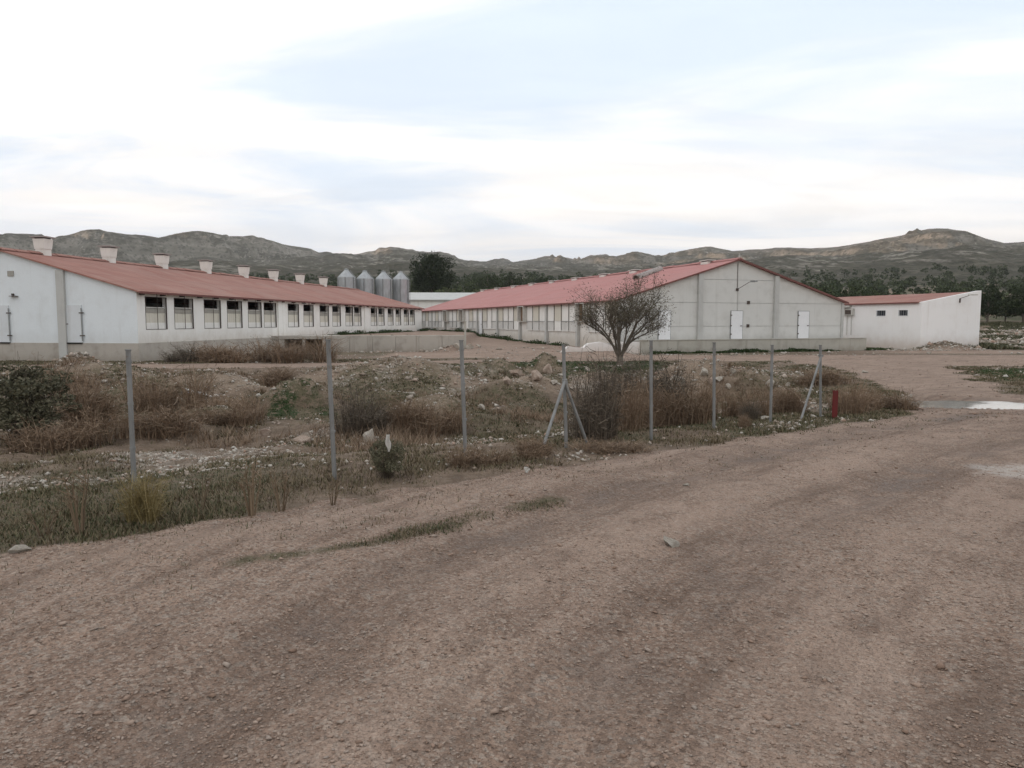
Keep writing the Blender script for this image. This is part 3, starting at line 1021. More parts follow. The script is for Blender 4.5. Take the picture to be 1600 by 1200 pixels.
# ================================================================== right shed (grey gable)
AR = R(-20.0)
UR = (math.sin(AR), math.cos(AR))
PR = (math.cos(AR), -math.sin(AR))                 # along the gable, to the right
DR = 54.0
OR_ = ((965 - 800) / FPX * DR, DR)
WR = line_t(1314, OR_, PR)
LR = line_t(654, OR_, UR)
FLOOR_R, EAVE_R, BASE_R = 0.22, 3.14, -1.7
HALFR = WR / 2
PEAK_R = EAVE_R + 3.12
barn = empty('gabled_barn', (OR_[0], OR_[1], 0), -AR, 'long barn with bright red roof and grey panelled gable, at centre', 'barn')


def wr_t(px):
    return line_t(px, OR_, UR)


def gr_t(px):
    return line_t(px, OR_, PR)


TR = 0.22
pil_y = [wr_t(p) for p in (903, 854.5, 813, 778, 747, 721, 696, 676, 656)]
mb = MB()                                           # core walls behind panels and infill
mb.box(0.10, 0.10 + TR, 0.2, LR - 0.2, BASE_R, EAVE_R - 0.02)
mb.box(WR - TR, WR, 0.2, LR - 0.2, BASE_R, EAVE_R - 0.02)
mb.build('wall', M['white'], barn)
MB().prism([(0.0, BASE_R), (WR, BASE_R), (WR, EAVE_R - 0.01), (HALFR, PEAK_R - 0.01), (0.0, EAVE_R - 0.01)], LR - TR, LR).build('rear_gable', M['grey_panel'], barn)
MB().prism([(0.02, BASE_R), (WR - 0.02, BASE_R), (WR - 0.02, EAVE_R - 0.04), (HALFR, PEAK_R - 0.05), (0.02, EAVE_R - 0.04)], 0.07, 0.19).build('gable_backing', M['pilaster'], barn)


def clip_top(poly, f):
    """clip polygon (x,z) to z <= f(x) where f is the roof line (two straight runs: split at HALFR)"""
    out = []
    n = len(poly)
    for i in range(n):
        a, b = poly[i], poly[(i + 1) % n]
        da, db = f(a[0]) - a[1], f(b[0]) - b[1]
        if da >= 0:
            out.append(a)
        if (da > 0) != (db > 0) and abs(da - db) > 1e-9:
            s = da / (da - db)
            out.append((a[0] + (b[0] - a[0]) * s, a[1] + (b[1] - a[1]) * s))
    return out


SR = (PEAK_R - EAVE_R) / HALFR
rf_l = lambda x: EAVE_R + SR * x - 0.02
rf_r = lambda x: PEAK_R - SR * (x - HALFR) - 0.02
p1, p2 = gr_t(1091), gr_t(1209)
seams = [FLOOR_R - 0.75, 1.22, 3.0, 4.76, 6.6]
for xa, xb_ in ((0.012, p1), (p1, HALFR), (HALFR, p2), (p2, WR - 0.012)):
    for z0, z1 in zip(seams[:-1], seams[1:]):
        g_ = 0.012
        poly = [(xa + g_, z0 + g_), (xb_ - g_, z0 + g_), (xb_ - g_, z1 - g_), (xa + g_, z1 - g_)]
        poly = clip_top(clip_top(poly, rf_l), rf_r)
        if len(poly) < 3 or max(p[1] for p in poly) - min(p[1] for p in poly) < 0.05:
            continue
        MB().prism(poly, random.uniform(-0.012, 0.004), 0.068).build('wall_panel', M['grey_panel'], barn)
for x in (p1, p2):
    zt = min(rf_l(x), rf_r(x))
    MB().box(x - 0.2, x + 0.2, -0.22, -0.014, BASE_R, zt - 0.02).build('pilaster', M['pilaster'], barn)
MB().box(WR - 0.16, WR + 0.06, -0.10, -0.014, BASE_R, EAVE_R - 0.05).build('pilaster', M['pilaster'], barn)
MB().box(-0.06, 0.16, -0.10, -0.014, BASE_R, EAVE_R - 0.05).build('pilaster', M['pilaster'], barn)
for a, b in ((1028, 1046), (1140.5, 1158), (1245, 1261.5)):
    s0, s1 = gr_t(a), gr_t(b)
    d_ = MB().box(s0, s1, -0.075, -0.02, FLOOR_R + 0.03, FLOOR_R + 2.17).build('door', M['door'], barn)
    MB().box(s0 - 0.05, s0 - 0.002, -0.06, -0.018, FLOOR_R + 0.02, FLOOR_R + 2.2).box(s1 + 0.002, s1 + 0.05, -0.06, -0.018, FLOOR_R + 0.02, FLOOR_R + 2.2).box(
        s0, s1, -0.06, -0.018, FLOOR_R + 2.172, FLOOR_R + 2.21).build('door_frame', M['steel'], d_)
    MB().box(s1 - 0.20, s1 - 0.06, -0.12, -0.077, FLOOR_R + 1.0, FLOOR_R + 1.06).build('handle', M['iron'], d_)
    for z in (0.35, 1.0, 1.8):
        MB().box(s0 - 0.07, s0 + 0.05, -0.10, -0.078, FLOOR_R + z, FLOOR_R + z + 0.09).build('hinge', M['iron'], d_)
# lamp on a bent arm, vents, cable on the gable
lx, lz = gr_t(1149), 4.05
lmp = MB().tube([(lx, -0.02, lz), (lx + 0.12, -0.25, lz + 0.12), (lx + 0.5, -0.75, lz + 0.5), (lx + 0.62, -0.95, lz + 0.55)], 0.02, 6).box(lx - 0.1, lx + 0.1, -0.09, -0.016, lz - 0.12, lz + 0.08).build('lamp_arm', M['iron'], barn)
MB().box(lx + 0.5, lx + 0.78, -1.45, -0.9, lz + 0.50, lz + 0.62).build('lamp_head', M['steel'], lmp, bevel=0.03)
for px_, z in ((1167, 3.05), (1167, 1.25)):
    s = gr_t(px_)
    MB().box(s - 0.12, s + 0.12, -0.07, -0.016, z - 0.12, z + 0.12).build('wall_vent', M['iron'], barn)
MB().box(lx - 0.012, lx + 0.012, -0.035, -0.016, lz + 0.1, PEAK_R - 0.25).build('cable', M['iron'], barn)
MB().tube([(HALFR, -0.1, PEAK_R + 0.05), (HALFR, -0.1, PEAK_R + 0.42)], 0.05, 6).build('ridge_finial', M['plastic'], barn)
mb = MB()
OVR = 0.36
roof_slab(mb, HALFR, PEAK_R + 0.10, -OVR, EAVE_R + 0.10 - OVR * SR, -0.28, LR + 0.2)
roof_slab(mb, HALFR + 0.002, PEAK_R + 0.10, WR + OVR, EAVE_R + 0.10 - OVR * SR, -0.28, LR + 0.2)
roof = mb.build('roof', M['roof_r'], barn)
mb = MB()                                           # dark red verge boards and eave trim
for x0, z0, x1, z1 in ((-OVR, EAVE_R - OVR * SR, HALFR, PEAK_R), (WR + OVR, EAVE_R - OVR * SR, HALFR, PEAK_R)):
    mb.add([(x0, -0.31, z0 - 0.01), (x1, -0.31, z1 - 0.01), (x1, -0.31, z1 + 0.108), (x0, -0.31, z0 + 0.108),
            (x0, -0.283, z0 - 0.01), (x1, -0.283, z1 - 0.01), (x1, -0.283, z1 + 0.108), (x0, -0.283, z0 + 0.108)],
           [(0, 1, 2, 3), (7, 6, 5, 4), (0, 4, 5, 1), (1, 5, 6, 2), (2, 6, 7, 3), (3, 7, 4, 0)])
mb.box(-OVR - 0.03, -OVR - 0.002, -0.28, LR + 0.2, EAVE_R - OVR * SR - 0.03, EAVE_R - OVR * SR + 0.09)
mb.build('verge_board', M['roof_edge'], barn)
vb = MB().box(WR - 2.9, WR - 2.0, 3.2, 4.4, EAVE_R + 0.3, EAVE_R + 1.25).build('slope_vent', M['vent'], barn)
MB().box(WR - 3.0, WR - 1.9, 3.1, 4.5, EAVE_R + 1.252, EAVE_R + 1.30).build('vent_cap', M['vent_cap'], vb)
# skylight lids along the ridge, one of them fallen off (the duct lying on the slope)
ORR = (OR_[0] + HALFR * PR[0], OR_[1] + HALFR * PR[1])
lid_b = MB().box(-0.55, 0.05, -0.5, 0.5, -0.30, 0.02).mesh('ridge_vent', M['vent'])
lid_c = MB().box(-0.62, 0.15, -0.62, 0.62, 0.10, 0.15).mesh('vent_lid', M['vent'])
lid_s = MB().box(-0.50, 0.02, -0.45, 0.45, 0.022, 0.098).mesh('vent_slot', M['dark'])
for p in (1106, 993, 946, 902, 866, 834, 806, 780, 758):
    t = line_t(p, ORR, UR)
    vb = link('ridge_vent', lid_b, barn, (HALFR, t, PEAK_R + 0.12))
    vb.rotation_euler = (random.uniform(-0.03, 0.03), 0, random.uniform(-0.04, 0.04))
    link('vent_lid', lid_c, vb)
    link('vent_slot', lid_s, vb)
nt = int(LR / 1.3)
mt = MB().prism([(-0.3, -0.08), (0, 0.04), (0.3, -0.08), (0.3, -0.03), (0, 0.10), (-0.3, -0.03)], 0, 1.22).mesh('ridge_tile', M['roof_r'])
for k in range(nt):
    link('ridge_tile', mt, roof, (HALFR, -0.2 + 1.3 * k, PEAK_R + 0.13 + random.uniform(-0.02, 0.02)))
# the loose duct lying on the near slope
sx_ = HALFR - 2.2
dk = MB()
n_ = 12
prof = [(math.cos(math.pi * k / n_) * 0.36, math.sin(math.pi * k / n_) * 0.36) for k in range(n_ + 1)]
vs_, fs = [], []
for i in range(2):
    for rad_ in (1.0, 0.9):
        for x, z in prof:
            vs_.append((i * 3.3, x * rad_, z * rad_))
m1 = n_ + 1
for k in range(n_):
    fs += [(k, k + 1, 2 * m1 + k + 1, 2 * m1 + k), (m1 + k, 3 * m1 + k, 3 * m1 + k + 1, m1 + k + 1), (k, m1 + k, m1 + k + 1, k + 1), (2 * m1 + k, 2 * m1 + k + 1, 3 * m1 + k + 1, 3 * m1 + k)]
dk.add(vs_, fs)
duct = dk.build('fallen_duct', M['vent_cap'])
tag(duct, 'fallen grey half round vent cover lying on the red barn roof', 'vent cover')
Mb = Matrix.Translation((OR_[0], OR_[1], 0)) @ Matrix.Rotation(-AR, 4, 'Z')
ty = line_t(1049, ORR, UR) + 0.2
pA = Mb @ Vector((HALFR - 0.9, ty + 0.4, PEAK_R + 0.14 - 0.9 * SR))
pB = Mb @ Vector((HALFR - 3.9, ty - 0.6, PEAK_R + 0.14 - 3.9 * SR))
dx = (pB - pA).normalized()
up = (Mb.to_3x3() @ Vector((-SR, 0, 1))).normalized()
sdv = up.cross(dx).normalized()
duct.matrix_world = Matrix(((dx.x, sdv.x, up.x, pA.x), (dx.y, sdv.y, up.y, pA.y), (dx.z, sdv.z, up.z, pA.z), (0, 0, 0, 1)))

# long side of the barn: pillars, sheeted windows with rails, fan boxes
ys = [0.0] + pil_y
me_pil = MB().box(-0.16, 0.098, -0.17, 0.17, BASE_R, EAVE_R - 0.10).mesh('pillar', M['pilaster'])
for y in pil_y:
    link('pillar', me_pil, barn, (0, y, 0))
me_mul = {}
for i in range(len(ys)):
    y0 = ys[i] + (0.2 if i else 0.3)
    y1 = (ys[i + 1] if i + 1 < len(ys) else LR) - 0.2
    if y1 - y0 < 2:
        continue
    n_ = 4
    has_fan = i in (0, 2, 5, 6, 8)
    seg = (y1 - y0) / n_
    for k in range(n_):
        a, b = y0 + k * seg + 0.07, y0 + (k + 1) * seg - 0.07
        if has_fan and k == n_ - 1:
            fb = MB().box(-0.42, 0.098, a - 0.1, a + 0.0, 1.62, 2.98).box(-0.42, 0.098, b - 0.05, b + 0.05, 1.62, 2.98).box(-0.42, 0.098, a - 0.1, b + 0.05, 2.982, 3.05).box(
                -0.42, 0.098, a - 0.1, b + 0.05, 1.55, 1.618).build('fan_box', M['plastic'], barn)
            MB().box(-0.06, 0.08, a + 0.002, b - 0.052, 1.622, 2.978).build('fan_board', M['wood'], fb)
            MB().box(-0.12, -0.062, (a + b) / 2 - 0.05, (a + b) / 2 + 0.02, 1.622, 2.978).build('fan_post', M['iron'], fb)
            continue
        wd = MB().box(-0.02, 0.098, a, b, 1.62, 3.0).build('window', M['curtain_white'] if (i + k) % 3 else M['curtain'], barn)
        MB().box(-0.05, -0.022, a - 0.035, a + 0.02, 0.85, 3.02).build('mullion', M['iron'], wd)
        MB().box(-0.035, 0.097, a, b, 0.75, 1.60).build('lower_sheet', M['curtain_white'], wd)
        if (i * 3 + k) % 4 != 1:
            rl = MB().box(-0.11, -0.085, a - 0.06, b + 0.06, 1.57, 1.61)
            for j in range(7):
                yy = a + (b - a) * j / 6
                rl.box(-0.105, -0.09, yy - 0.008, yy + 0.008, 0.82, 1.568)
            rl.build('rail', M['steel'], wd)
dy = wr_t(752.5)
d_ = MB().box(-0.12, -0.056, dy - 0.45, dy + 0.45, 0.1, 2.55).build('side_door', M['door'], barn)
MB().box(-0.15, -0.122, dy - 0.38, dy - 0.3, 1.2, 1.3).build('handle', M['iron'], d_)

# low parapet wall and terrace in front of the gable
par = empty('parapet_wall', (OR_[0], OR_[1], 0), -AR, 'long low greenish concrete wall below the grey barn gable', 'wall')
xe = WR + 1.35
k, x = 0, 1.2
while x < xe - 0.1:
    x1 = min(xe, x + 3.0)
    MB().box(x, x1 - 0.012, -1.3, -1.02, -1.7, FLOOR_R - 0.02 + random.uniform(-0.01, 0.01)).build('wall_segment', M['concrete_green'], par, bevel=0.01)
    x = x1
MB().box(1.2, xe, -1.34, -0.98, FLOOR_R - 0.008, FLOOR_R + 0.045).build('coping', M['concrete_green'], par)
MB().box(1.2, xe, -1.015, 0.0 - 0.015, -1.7, FLOOR_R - 0.03).build('terrace', M['concrete'], par)
# broken painted wall at the barn corner
bw = empty('broken_wall', (OR_[0], OR_[1], 0), -AR, 'broken stained white wall stub behind the bare tree', 'wall')
pts = [(-6.0, -1.6), (1.17, -1.6), (1.17, 0.12), (-0.4, 0.14), (-0.9, -0.02), (-1.9, 0.16), (-2.9, 0.05), (-3.3, -0.25), (-4.4, -0.12), (-4.9, -0.5), (-5.6, -0.62), (-6.0, -0.9)]
MB().prism(pts, -1.15, -0.8).build('wall_stub', M['white_annex'], bw)

# ================================================================== white annex on the right
DA = 61.0
OA = ((1437 - 800) / FPX * DA, DA)
annex = empty('white_annex', (OA[0], OA[1], 0), -AR, 'white flat-sided annex with single slope red roof and two small windows', 'outbuilding')
WA = line_t(1528.5, OA, PR)
LA = 19.0
FZ = -1.7
ZLO, ZHI = 3.12, 4.06
winsA = []
for a, b in ((1366.5, 1382), (1401, 1416.5)):
    winsA.append((line_t(b, OA, UR), line_t(a, OA, UR)))
mb = MB()
mb.box(0, 0.25, 0.25, LA, FZ, 2.02)
mb.box(0, 0.25, 0.25, LA, 2.58, ZLO)
e_ = [0.25] + [v for w_ in sorted(winsA) for v in w_] + [LA]
for i in range(0, len(e_), 2):
    mb.box(0, 0.25, e_[i], e_[i + 1], 2.02, 2.58)
mb.box(WA - 0.25, WA, 0.25, LA, FZ, ZHI - 0.05)
mb.build('wall', M['white_annex'], annex)
for y0, y1 in ((-0.003, 0.248), (LA + 0.002, LA + 0.25)):
    MB().prism([(0, FZ), (WA, FZ), (WA, ZHI + 0.14), (WA - 0.3, ZHI + 0.12), (0, ZLO + 0.05)], y0, y1).build('end_wall', M['white_annex'], annex)
mb = MB()
roof_slab(mb, WA - 0.26, ZHI + 0.05, -0.18, ZLO + 0.06, 0.02 + 0.23, LA + 0.3)
mb.build('roof', M['roof_a'], annex)
MB().box(-0.21, -0.183, 0.25, LA + 0.3, ZLO - 0.05, ZLO + 0.055).build('eave_trim', M['roof_edge'], annex)
for a, b in winsA:
    a, b = min(a, b), max(a, b)
    wd = MB().box(-0.03, 0.12, a, b, 2.02, 2.07).box(-0.03, 0.12, a, b, 2.53, 2.58).box(-0.03, 0.12, a, a + 0.05, 2.072, 2.528).box(-0.03, 0.12, b - 0.05, b, 2.072, 2.528).build('window', M['door'], annex)
    MB().box(0.08, 0.10, a + 0.052, b - 0.052, 2.072, 2.528).build('pane', M['glass'], wd)
    br = MB()
    for j in range(1, 4):
        yy = a + (b - a) * j / 4
        br.box(0.02, 0.04, yy - 0.012, yy + 0.012, 2.072, 2.528)
    br.build('bars', M['steel'], wd)
lm = MB().box(WA * 0.62, WA * 0.62 + 0.05, -0.12, -0.01, 3.15, 3.5).tube([(WA * 0.62, -0.1, 3.5), (WA * 0.70, -0.5, 3.75)], 0.025, 6).build('lamp_arm', M['iron'], annex)
MB().box(WA * 0.68, WA * 0.76, -0.95, -0.45, 3.74, 3.84).build('lamp_head', M['plastic'], lm)
# meter boxes with conduits
ya = line_t(1325, OA, UR)
mbx = MB().box(-0.28, -0.004, ya - 0.6, ya + 0.6, 2.15, 2.75).build('meter_box', M['plastic'], annex)
MB().box(-0.30, -0.282, ya - 0.45, ya + 0.25, 2.22, 2.62).build('box_window', M['iron'], mbx)
ya2 = line_t(1320, OA, UR)
MB().box(-0.5, -0.004, ya2 - 0.6, ya2 + 1.0, 2.85, 3.02).build('box_hood', M['plastic'], annex)
MB().tube([(-0.06, ya - 0.3, 2.14), (-0.06, ya - 0.3, 0.35)], 0.03, 6).tube([(-0.06, ya + 0.2, 2.14), (-0.06, ya + 0.2, 0.35)], 0.03, 6).build('conduit', M['plastic'], annex)

# ================================================================== white hall and silos in the background
hall_p = at(640, 487, 128)
hall = empty('background_hall', (hall_p.x, 128, 0), R(4), 'low white hall with grey roof behind the silos', 'building')
hw = 26.0
MB().box(0, hw, 0, 12, -1, 5.25).build('wall', M['white'], hall)
mb = MB()
mb.prism([(-0.5, 5.3), (-0.5, 5.17), (6.0, 6.6), (12.5, 5.17), (12.5, 5.3), (6.0, 6.75)], -0.4, hw + 0.4, axis='x')
mb.build('roof', M['pilaster'], hall)
wd = MB().box(5.2, 9.2, -0.06, -0.003, 3.3, 4.4).build('window', M['steel'], hall)
MB().box(5.3, 9.1, -0.08, -0.062, 3.4, 4.3).build('pane', M['glass'], wd)

DS = 108.0
silo_px = [(550, 421), (581, 424), (611, 425), (640 - 12, 425)]
so = None
for i, (px_, py_) in enumerate(((541, 421.5), (570, 424), (599, 425), (626, 425.5))):
    p = at(px_, py_, DS + i * 2.2)
    g0 = hz(p.x, p.y)
    lab = 'galvanised feed silo, %s from the left in the row of four' % ORD[i]
    if i == 0:
        so = empty('feed_silo', (p.x, p.y, g0), 0)
        hgt = p.z - g0
        MB().lathe([(0.35, 0.9), (1.22, 2.4), (1.25, 2.45), (1.25, hgt - 1.15), (1.28, hgt - 1.1), (0.32, hgt - 0.12), (0.30, hgt)], 24).build('bin', M['galv'], so, True)
        for k in range(6):
            a = 2 * math.pi * k / 6
            x, y = 1.30 * math.cos(a), 1.30 * math.sin(a)
            MB().box(x - 0.06, x + 0.06, y - 0.06, y + 0.06, 0, hgt - 1.1).build('leg', M['steel'], so)
        ld = MB()
        for dx_ in (-0.18, 0.18):
            ld.tube([(1.52, dx_, 0.4), (1.52, dx_, hgt - 1.1), (0.5, dx_, hgt - 0.1)], 0.03, 5)
        for k in range(18):
            z = 0.6 + k * (hgt - 1.8) / 18
            ld.tube([(1.52, -0.18, z), (1.52, 0.18, z)], 0.02, 5)
        ld.build('ladder', M['steel'], so)
        MB().lathe([(0.36, hgt + 0.002), (0.36, hgt + 0.1), (0.05, hgt + 0.2)], 14).build('lid', M['steel'], so)
        o = so
    else:
        o = copy_tree(so)
        o.location = (p.x, p.y, p.z - hgt)
    tag(o, lab, 'silo', 'row of feed silos')
    o.rotation_euler = (0, 0, R(-25))

# ================================================================== vegetation
M['leaf_oak'] = m_leaf('oak_leaves', [(0.016, 0.026, 0.010), (0.030, 0.046, 0.016), (0.050, 0.066, 0.024)])
M['leaf_pale'] = m_leaf('pale_leaves', [(0.045, 0.060, 0.024), (0.075, 0.092, 0.036), (0.11, 0.118, 0.052)])
M['leaf_dark'] = m_leaf('dark_needles', [(0.012, 0.020, 0.010), (0.022, 0.032, 0.014), (0.032, 0.042, 0.018)])
M['leaf_olive'] = m_leaf('olive_leaves', [(0.085, 0.078, 0.048), (0.14, 0.125, 0.08), (0.12, 0.095, 0.065)])
M['leaf_shrub'] = m_leaf('shrub_leaves', [(0.075, 0.074, 0.046), (0.125, 0.118, 0.074), (0.175, 0.158, 0.105)])
M['bark'] = m_plain('bark', (0.15, 0.122, 0.096), 0.9, 0, 0.4, 8)
M['russet'] = m_leaf('russet_stems', [(0.125, 0.082, 0.054), (0.20, 0.136, 0.090), (0.275, 0.205, 0.142)])
M['greybrown'] = m_leaf('greybrown_twigs', [(0.065, 0.052, 0.040), (0.11, 0.088, 0.066), (0.16, 0.13, 0.10)])
M['straw'] = m_leaf('straw', [(0.14, 0.105, 0.042), (0.21, 0.165, 0.072), (0.29, 0.235, 0.12)])
M['stalk'] = m_leaf('stalks', [(0.10, 0.070, 0.045), (0.16, 0.115, 0.075), (0.21, 0.16, 0.11)])
M['grass'] = m_leaf('grass', [(0.034, 0.042, 0.018), (0.065, 0.072, 0.032), (0.105, 0.104, 0.052), (0.16, 0.13, 0.078)])
M['grass_green'] = m_leaf('fresh_grass', [(0.022, 0.042, 0.013), (0.038, 0.066, 0.020), (0.068, 0.092, 0.033)])
M['grass_dry'] = m_leaf('dry_grass', [(0.10, 0.075, 0.045), (0.155, 0.118, 0.072), (0.21, 0.165, 0.105), (0.085, 0.080, 0.040)])


def leaf_quads(cent, size, g, flat=0.0):
    """little two-triangle leaves, random orientation, around the given centres"""
    n = len(cent)
    a = g.normal(size=(n, 3))
    a /= np.linalg.norm(a, axis=1, keepdims=True) + 1e-9
    b = np.cross(a, g.normal(size=(n, 3)))
    b /= np.linalg.norm(b, axis=1, keepdims=True) + 1e-9
    s = (size * g.uniform(0.55, 1.3, n))[:, None] if np.isscalar(size) else size[:, None]
    v = np.stack([cent - a * s * 0.5, cent + b * s * 0.32, cent + a * s * 0.5, cent - b * s * 0.32], 1).reshape(-1, 3)
    f = np.arange(4 * n).reshape(-1, 4)
    return v, f


def ribbons(p0, p1, p2, w0):
    """bent tapering ribbons: base p0, middle p1, tip p2 (arrays n x 3)"""
    n = len(p0)
    d = p2 - p0
    s = np.cross(d, np.random.default_rng(n).normal(size=(n, 3)))
    s /= np.linalg.norm(s, axis=1, keepdims=True) + 1e-9
    w = np.asarray(w0)[:, None] if np.ndim(w0) else w0
    v = np.stack([p0 - s * w, p0 + s * w, p1 + s * w * 0.7, p1 - s * w * 0.7, p2 + s * w * 0.15, p2 - s * w * 0.15], 1).reshape(-1, 3)
    o = np.arange(n)[:, None] * 6
    f = np.concatenate([o + np.array([[0, 1, 2, 3]]), o + np.array([[3, 2, 4, 5]])])
    return v, f


def crown_points(n_clump, n_leaf, rx, rz, zc_, g, hollow=0.35, lump=0.30):
    u = g.normal(size=(n_clump, 3))
    u /= np.linalg.norm(u, axis=1, keepdims=True)
    rad = g.uniform(hollow, 1.0, n_clump) ** 0.6
    c = u * rad[:, None] * np.array([rx, rx, rz]) * g.uniform(0.8, 1.12, (n_clump, 1))
    low = c[:, 2] < -0.55 * rz
    c[low, 2] *= 0.6
    c[:, 2] += zc_
    cr_ = lump * rx * g.uniform(0.55, 1.25, n_clump)
    p = np.repeat(c, n_leaf, 0)
    q = g.normal(size=p.shape)
    q /= np.linalg.norm(q, axis=1, keepdims=True)
    p = p + q * (np.repeat(cr_, n_leaf) * g.uniform(0.4, 1.0, len(p)) ** 0.5)[:, None] * np.array([1, 1, 0.75])
    return p, c


def tree_proto(seed, ht, rx, leafmat, nc=60, nl=70, leaf=0.3, trunk=0.22, base=0.25):
    g = np.random.default_rng(seed)
    rz = ht * (1 - base) / 2
    zc_ = ht - rz
    p, c = crown_points(nc, nl, rx * 0.86, rz * 0.9, zc_, g)
    v, f = leaf_quads(p, leaf, g)
    crown = np_mesh('crown', v, f, leafmat)
    mb_ = MB()
    mb_.tube([(0, 0, -0.5), (0.05, 0.02, ht * base * 0.6), (0.0, 0.1, zc_), (0.1, 0, ht * 0.85)], [trunk * 1.25, trunk, trunk * 0.6, 0.04], 7)
    for k in g.choice(len(c), min(9, len(c)), replace=False):
        h0 = g.uniform(base * 0.6, 0.6) * ht
        mb_.tube([(0, 0.05, h0), tuple(c[k] * 0.55 + np.array([0, 0, h0 * 0.45])), tuple(c[k])], [trunk * 0.4, trunk * 0.25, 0.03], 5)
    return crown, mb_.mesh('trunk', M['bark'])


def place_tree(proto, x, y, sc, rz, label, name='tree', cat='tree', group=None, sz=None):
    o = empty(name, (x, y, hz(x, y) - 0.1), rz, label, cat, group)
    o.scale = (sc, sc, sz or sc)
    link('trunk', proto[1], o)
    link('crown', proto[0], o)
    return o


oaks = [tree_proto(100 + i, 6.5 + i * 0.5, 3.2 + 0.3 * (i % 3), M['leaf_oak'], 66, 75, 0.34, 0.2, 0.02) for i in range(4)]
pales = [tree_proto(200 + i, 5.2, 2.9, M['leaf_pale'], 55, 70, 0.32, 0.16, 0.02) for i in range(2)]
big = tree_proto(300, 13.0, 5.9, M['leaf_dark'], 130, 90, 0.42, 0.4, 0.14)

p = at(676, 430, 165)
place_tree(big, p.x, p.y, 1.0, 0.3, 'tall dark evergreen tree rising above the woods behind the barn', 'evergreen_tree')
for i, (px_, d_, sc, lab) in enumerate(((655, 142, 1.0, 'pale green tree below the tall dark evergreen, nearest the silos'), (700, 145, 1.1, 'pale green tree at the right foot of the tall dark evergreen'),
                                        (742, 150, 1.05, 'pale green tree between the tall evergreen and the barn ridge'))):
    v = ray(px_, 450)
    place_tree(pales[i % 2], v.x * d_, d_, sc, i * 1.3, lab, 'green_tree', group='pale trees by the silos')
for i, (px_, d_, sc, lab) in enumerate(((297, 118, 0.85, 'dark round tree showing between two roof vents of the left shed'), (521, 128, 0.85, 'dark round treetop beside the leftmost silo'),
                                        (762, 215, 1.2, 'dark tree right of the tall evergreen, above the barn roof'), (800, 230, 1.1, 'dark tree on the skyline of the wood, above the far barn roof'),
                                        (845, 240, 1.1, 'dark tree above the middle of the barn ridge'))):
    v = ray(px_, 450)
    place_tree(oaks[i % 4], v.x * d_, d_, sc, i * 2.1, lab, 'oak_tree')
wood_edge = [(1290, 122, 0.9), (1318, 118, 0.8), (1345, 126, 0.95), (1372, 120, 0.85), (1400, 128, 1.0), (1428, 121, 0.9), (1458, 126, 0.85), (1488, 122, 0.95), (1516, 128, 0.9),
             (1545, 119, 0.95), (1572, 124, 1.05), (1600, 118, 1.0), (1630, 122, 1.0)]
for i, (px_, d_, sc) in enumerate(wood_edge):
    v = ray(px_, 470)
    if i < 9:
        lab = 'dark holm oak behind the annex roof, %s from the left along the wood edge' % ORD[i]
    else:
        lab = 'dark holm oak at the wood edge, %s to the right of the annex' % ORD[i - 9]
    place_tree(oaks[(i * 3) % 4] if i % 5 else pales[0], v.x * d_, d_, 0.84 * sc * random.uniform(0.92, 1.1), i * 1.7, lab, 'holm_oak', group='holm oaks along the wood edge')

# the wood behind, too far to tell apart
g = np.random.default_rng(5)
cents, sizes = [], []
nt_ = 1500
az_ = g.uniform(-38, 38, nt_)
r_ = 118 + 345 * g.uniform(0, 1, nt_) ** 0.75
X_, Y_ = r_ * np.sin(np.radians(az_)), r_ * np.cos(np.radians(az_))
ok = (Y_ > np.where(X_ > 25, 112, 138)) & ~((X_ < 12) & (X_ > -45) & (Y_ < 152)) & ((fbm(X_ / 55, Y_ / 55, 77, 2) > -0.28) | (r_ < 200))
X_, Y_, r_ = X_[ok], Y_[ok], r_[ok]
Z_ = height(X_, Y_)
for i in range(len(X_)):
    hh, rw_ = g.uniform(3.0, 6.0), g.uniform(1.8, 3.2)
    p, _ = crown_points(9, 13, rw_ * 0.8, hh * 0.42, hh * 0.52, g, 0.3, 0.42)
    cents.append(p + np.array([X_[i], Y_[i], Z_[i]]))
cents = np.concatenate(cents)
v, f = leaf_quads(cents, 0.85, g)
half = len(f) // 2
tag(link('woodland', np_mesh('woodland', v, f, m_leaf('wood_leaves', [(0.018, 0.028, 0.012), (0.034, 0.048, 0.018), (0.062, 0.075, 0.03)]))), 'dark scrubby woodland at the foot of the hills', 'woodland', kind='stuff')

# ------------------------------------------------------------------ the bare tree by the barn corner


